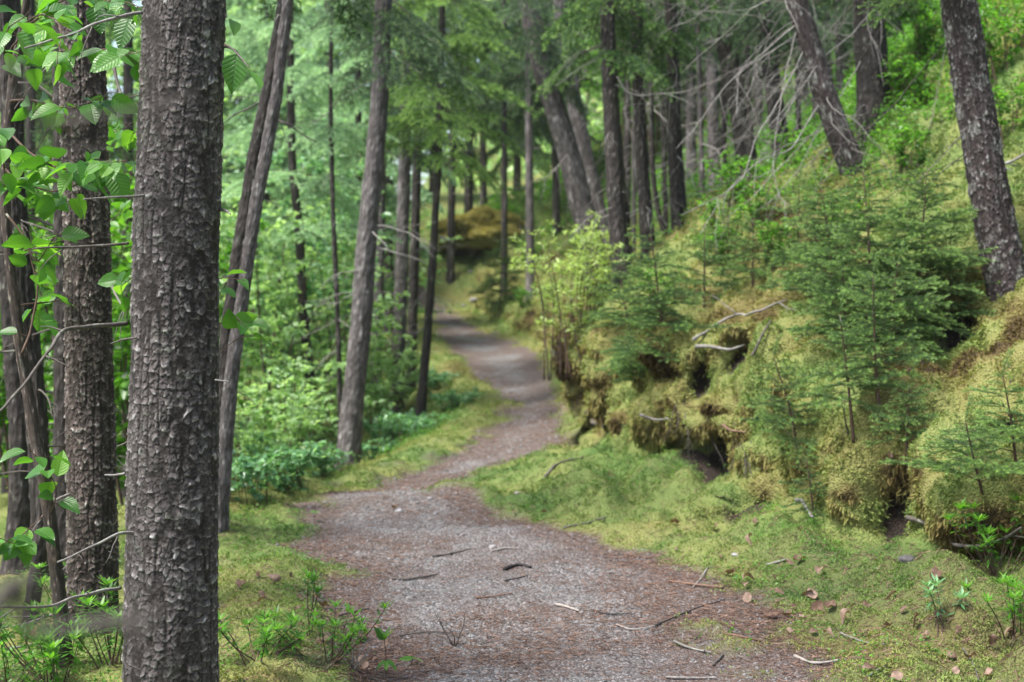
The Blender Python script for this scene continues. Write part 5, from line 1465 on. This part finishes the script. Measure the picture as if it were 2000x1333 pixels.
rock(1772, 1098, 34, 'dark grey stone half sunk in the moss under the bank', 7, 'stone_dark')
rock(1010, 965, 12, 'small grey stone on the moss tongue beside the path', 8)
rock(840, 975, 10, 'small grey stone left of the moss tongue', 10)
rock(1435, 1085, 12, 'small pinkish stone on the moss right of the path', 11)

# moss mound with a dark hollow at the end of the path
mp_, _ = on_ground(930, 505)
g_seed = 5
import bmesh
bm = bmesh.new(); bmesh.ops.create_icosphere(bm, subdivisions=5, radius=1)
co = np.array([v.co[:] for v in bm.verts]); f = np.array([[v.index for v in fc.verts] for fc in bm.faces]); bm.free()
w0 = norm(co)
co = co * [.72, .5, .36] * (1 + .55 * fbm(co, 1.7, 3, 3) + .5 * np.abs(noise3(co, 2.2, 5)) + .15 * np.abs(noise3(co, 6, 6)))[:, None]
co[:, 0] += .25 * co[:, 2]
fn = w0
und = sstep(-.55, -.85, fn[:, 2])  # underside takes the same shade-dark soil colour as the bank hollows
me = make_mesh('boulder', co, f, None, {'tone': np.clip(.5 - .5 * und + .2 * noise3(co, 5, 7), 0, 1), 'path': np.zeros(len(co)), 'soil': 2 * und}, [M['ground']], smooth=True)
mound = thing('mossy_boulder', mp_ + [.05, .25, .52], 'golden mossy boulder with a dark hollow beneath at the path end', 'boulder')
link('boulder', me, mound)
r = rg(9)
k = r.integers(0, len(f), 30000)
b = r.dirichlet([1, 1, 1], len(k))
pp = (co[f[k]] * b[..., None]).sum(1); nn = norm((fn[f[k]] * b[..., None]).sum(1))
kp = nn[:, 2] > -.15; pp, nn = pp[kp], nn[kp]
v_, t_, tn_ = leaves(pp, nn * .7 + r.normal(size=pp.shape) * .5 + [0, 0, -.3], nn + r.normal(size=pp.shape) * .4, r.uniform(.04, .075, len(pp)), .03, .2, np.clip(.5 + .12 * noise3(pp, 3, 8) + r.normal(0, .08, len(pp)), 0, 1))
tag(link('moss_cover', make_mesh('moss_cover', v_, t_, None, {'tone': tn_}, [M['moss_gold']]), mound), kind='stuff')

# hanging roots in the dark hollows of the bank
root_o = Geo()
r = rg(15)
for px, py in [(1400, 900), (1420, 905), (1440, 915), (1455, 920), (1380, 890), (1350, 860), (1110, 820), (1125, 830), (1330, 830), (1425, 880), (1470, 930), (1960, 740), (1975, 760)]:
    for q in range(3):
        p, n_ = on_ground(px + r.uniform(-14, 14), py - r.uniform(20, 60))
        dead_branch_geo(root_o, p + n_ * .01, (r.normal(0, .25), -.3, -1), r.uniform(.12, .32), .0035, r, 1, .3, .15, 4)
v, t, q, tn = root_o.arrays()
tag(link('hanging_roots', make_mesh('hanging_roots', v, t, q, {'tone': tn}, [M['dead_dark']])), 'tangle of thin dark roots hanging in the hollows of the bank', kind='stuff')

# ------------------------------------------------------------------ bare twigs of a shrub close to the lens on the left (far out of focus)
def near_bush(label, base, lines, seed, mat='dead_dark'):
    b = np.array(base); b[2] = ground_z(b[0], b[1])
    root = thing('bare_shrub', b, label, 'shrub')
    for k, (pl, d0, d1, r0) in enumerate(lines):
        pts = [pix(x, y, d0 + (d1 - d0) * q / (len(pl) - 1)) for q, (x, y) in enumerate(pl)]
        branch_line(root, b, [b + [0, 0, -.05], (b * .5 + pts[0] * .5) + [-.05, 0, .1]] + pts, r0, r0 * .4, M[mat], seed + k, 0, 'branch', .2)
near_bush('bare twiggy shrub close in front at the left, badly blurred', (-.62, .8, 0), [
    ([(-60, 262), (80, 240), (200, 226), (300, 212), (390, 188)], 1.0, 1.1, .003),
    ([(-60, 300), (120, 290), (230, 285)], 1.1, 1.3, .0015),
    ([(-60, 1300), (60, 1255), (180, 1235), (300, 1235)], 0.72, 0.78, .0055),
    ([(-40, 1262), (100, 1240), (220, 1215), (330, 1205)], 0.8, 0.85, .0035)], 401)

# ------------------------------------------------------------------ far-off wood closing the view
r = rg(2024)
nc_ = 4200
th = r.uniform(-.62, .62, nc_)
rr_ = r.uniform(44, 75, nc_)
cx, cy = rr_ * np.sin(th), rr_ * np.cos(th)
gzv = np.array([ground_z(a, b) for a, b in zip(cx, cy)])
cz = gzv + r.random(nc_) ** 1.2 * 21
m = 34
cr = r.uniform(.6, 1.6, nc_)
off = r.normal(size=(nc_, m, 3)) * cr[:, None, None] * .55 * [1, 1, .8]
kp_ = ~((th < -.02) & (r.random(nc_) < .82)); th, cx, cy, cz, cr = th[kp_], cx[kp_], cy[kp_], cz[kp_], cr[kp_]; off = off[kp_]; nc_ = len(th)
pos = (np.stack([cx, cy, cz], 1)[:, None] + off).reshape(-1, 3)
dirs = r.normal(size=pos.shape) + [0, 0, -.3]
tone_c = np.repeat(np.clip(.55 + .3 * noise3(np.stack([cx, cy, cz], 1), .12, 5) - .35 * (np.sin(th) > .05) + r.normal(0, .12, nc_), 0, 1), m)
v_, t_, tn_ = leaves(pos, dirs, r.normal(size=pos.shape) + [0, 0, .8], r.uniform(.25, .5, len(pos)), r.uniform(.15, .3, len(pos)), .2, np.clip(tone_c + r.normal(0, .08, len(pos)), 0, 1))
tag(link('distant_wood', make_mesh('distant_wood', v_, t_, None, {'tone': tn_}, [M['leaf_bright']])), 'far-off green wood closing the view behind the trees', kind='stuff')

# ------------------------------------------------------------------ thin haze, added to lift the darks in the background
hv = np.array([(x, y, z) for z in (-12, 75) for x, y in ((-175, -25), (175, -25), (175, 240), (-175, 240))], float)
hm, nt_, N_, L_, p_ = new_mat('air')
N_.remove(p_)
pv_ = N_.new("ShaderNodeVolumePrincipled")
pv_.inputs['Color'].default_value = (.92, .97, .95, 1)
pv_.inputs['Density'].default_value = .0004
L_.new(pv_.outputs[0], N_["Material Output"].inputs['Volume'])
tag(link('haze', make_mesh('haze', hv, None, [(0, 3, 2, 1), (4, 5, 6, 7), (0, 1, 5, 4), (1, 2, 6, 5), (2, 3, 7, 6), (3, 0, 4, 7)], None, [hm])), 'thin pale haze added to lighten the distance', kind='stuff')
sc.cycles.volume_bounces = 1
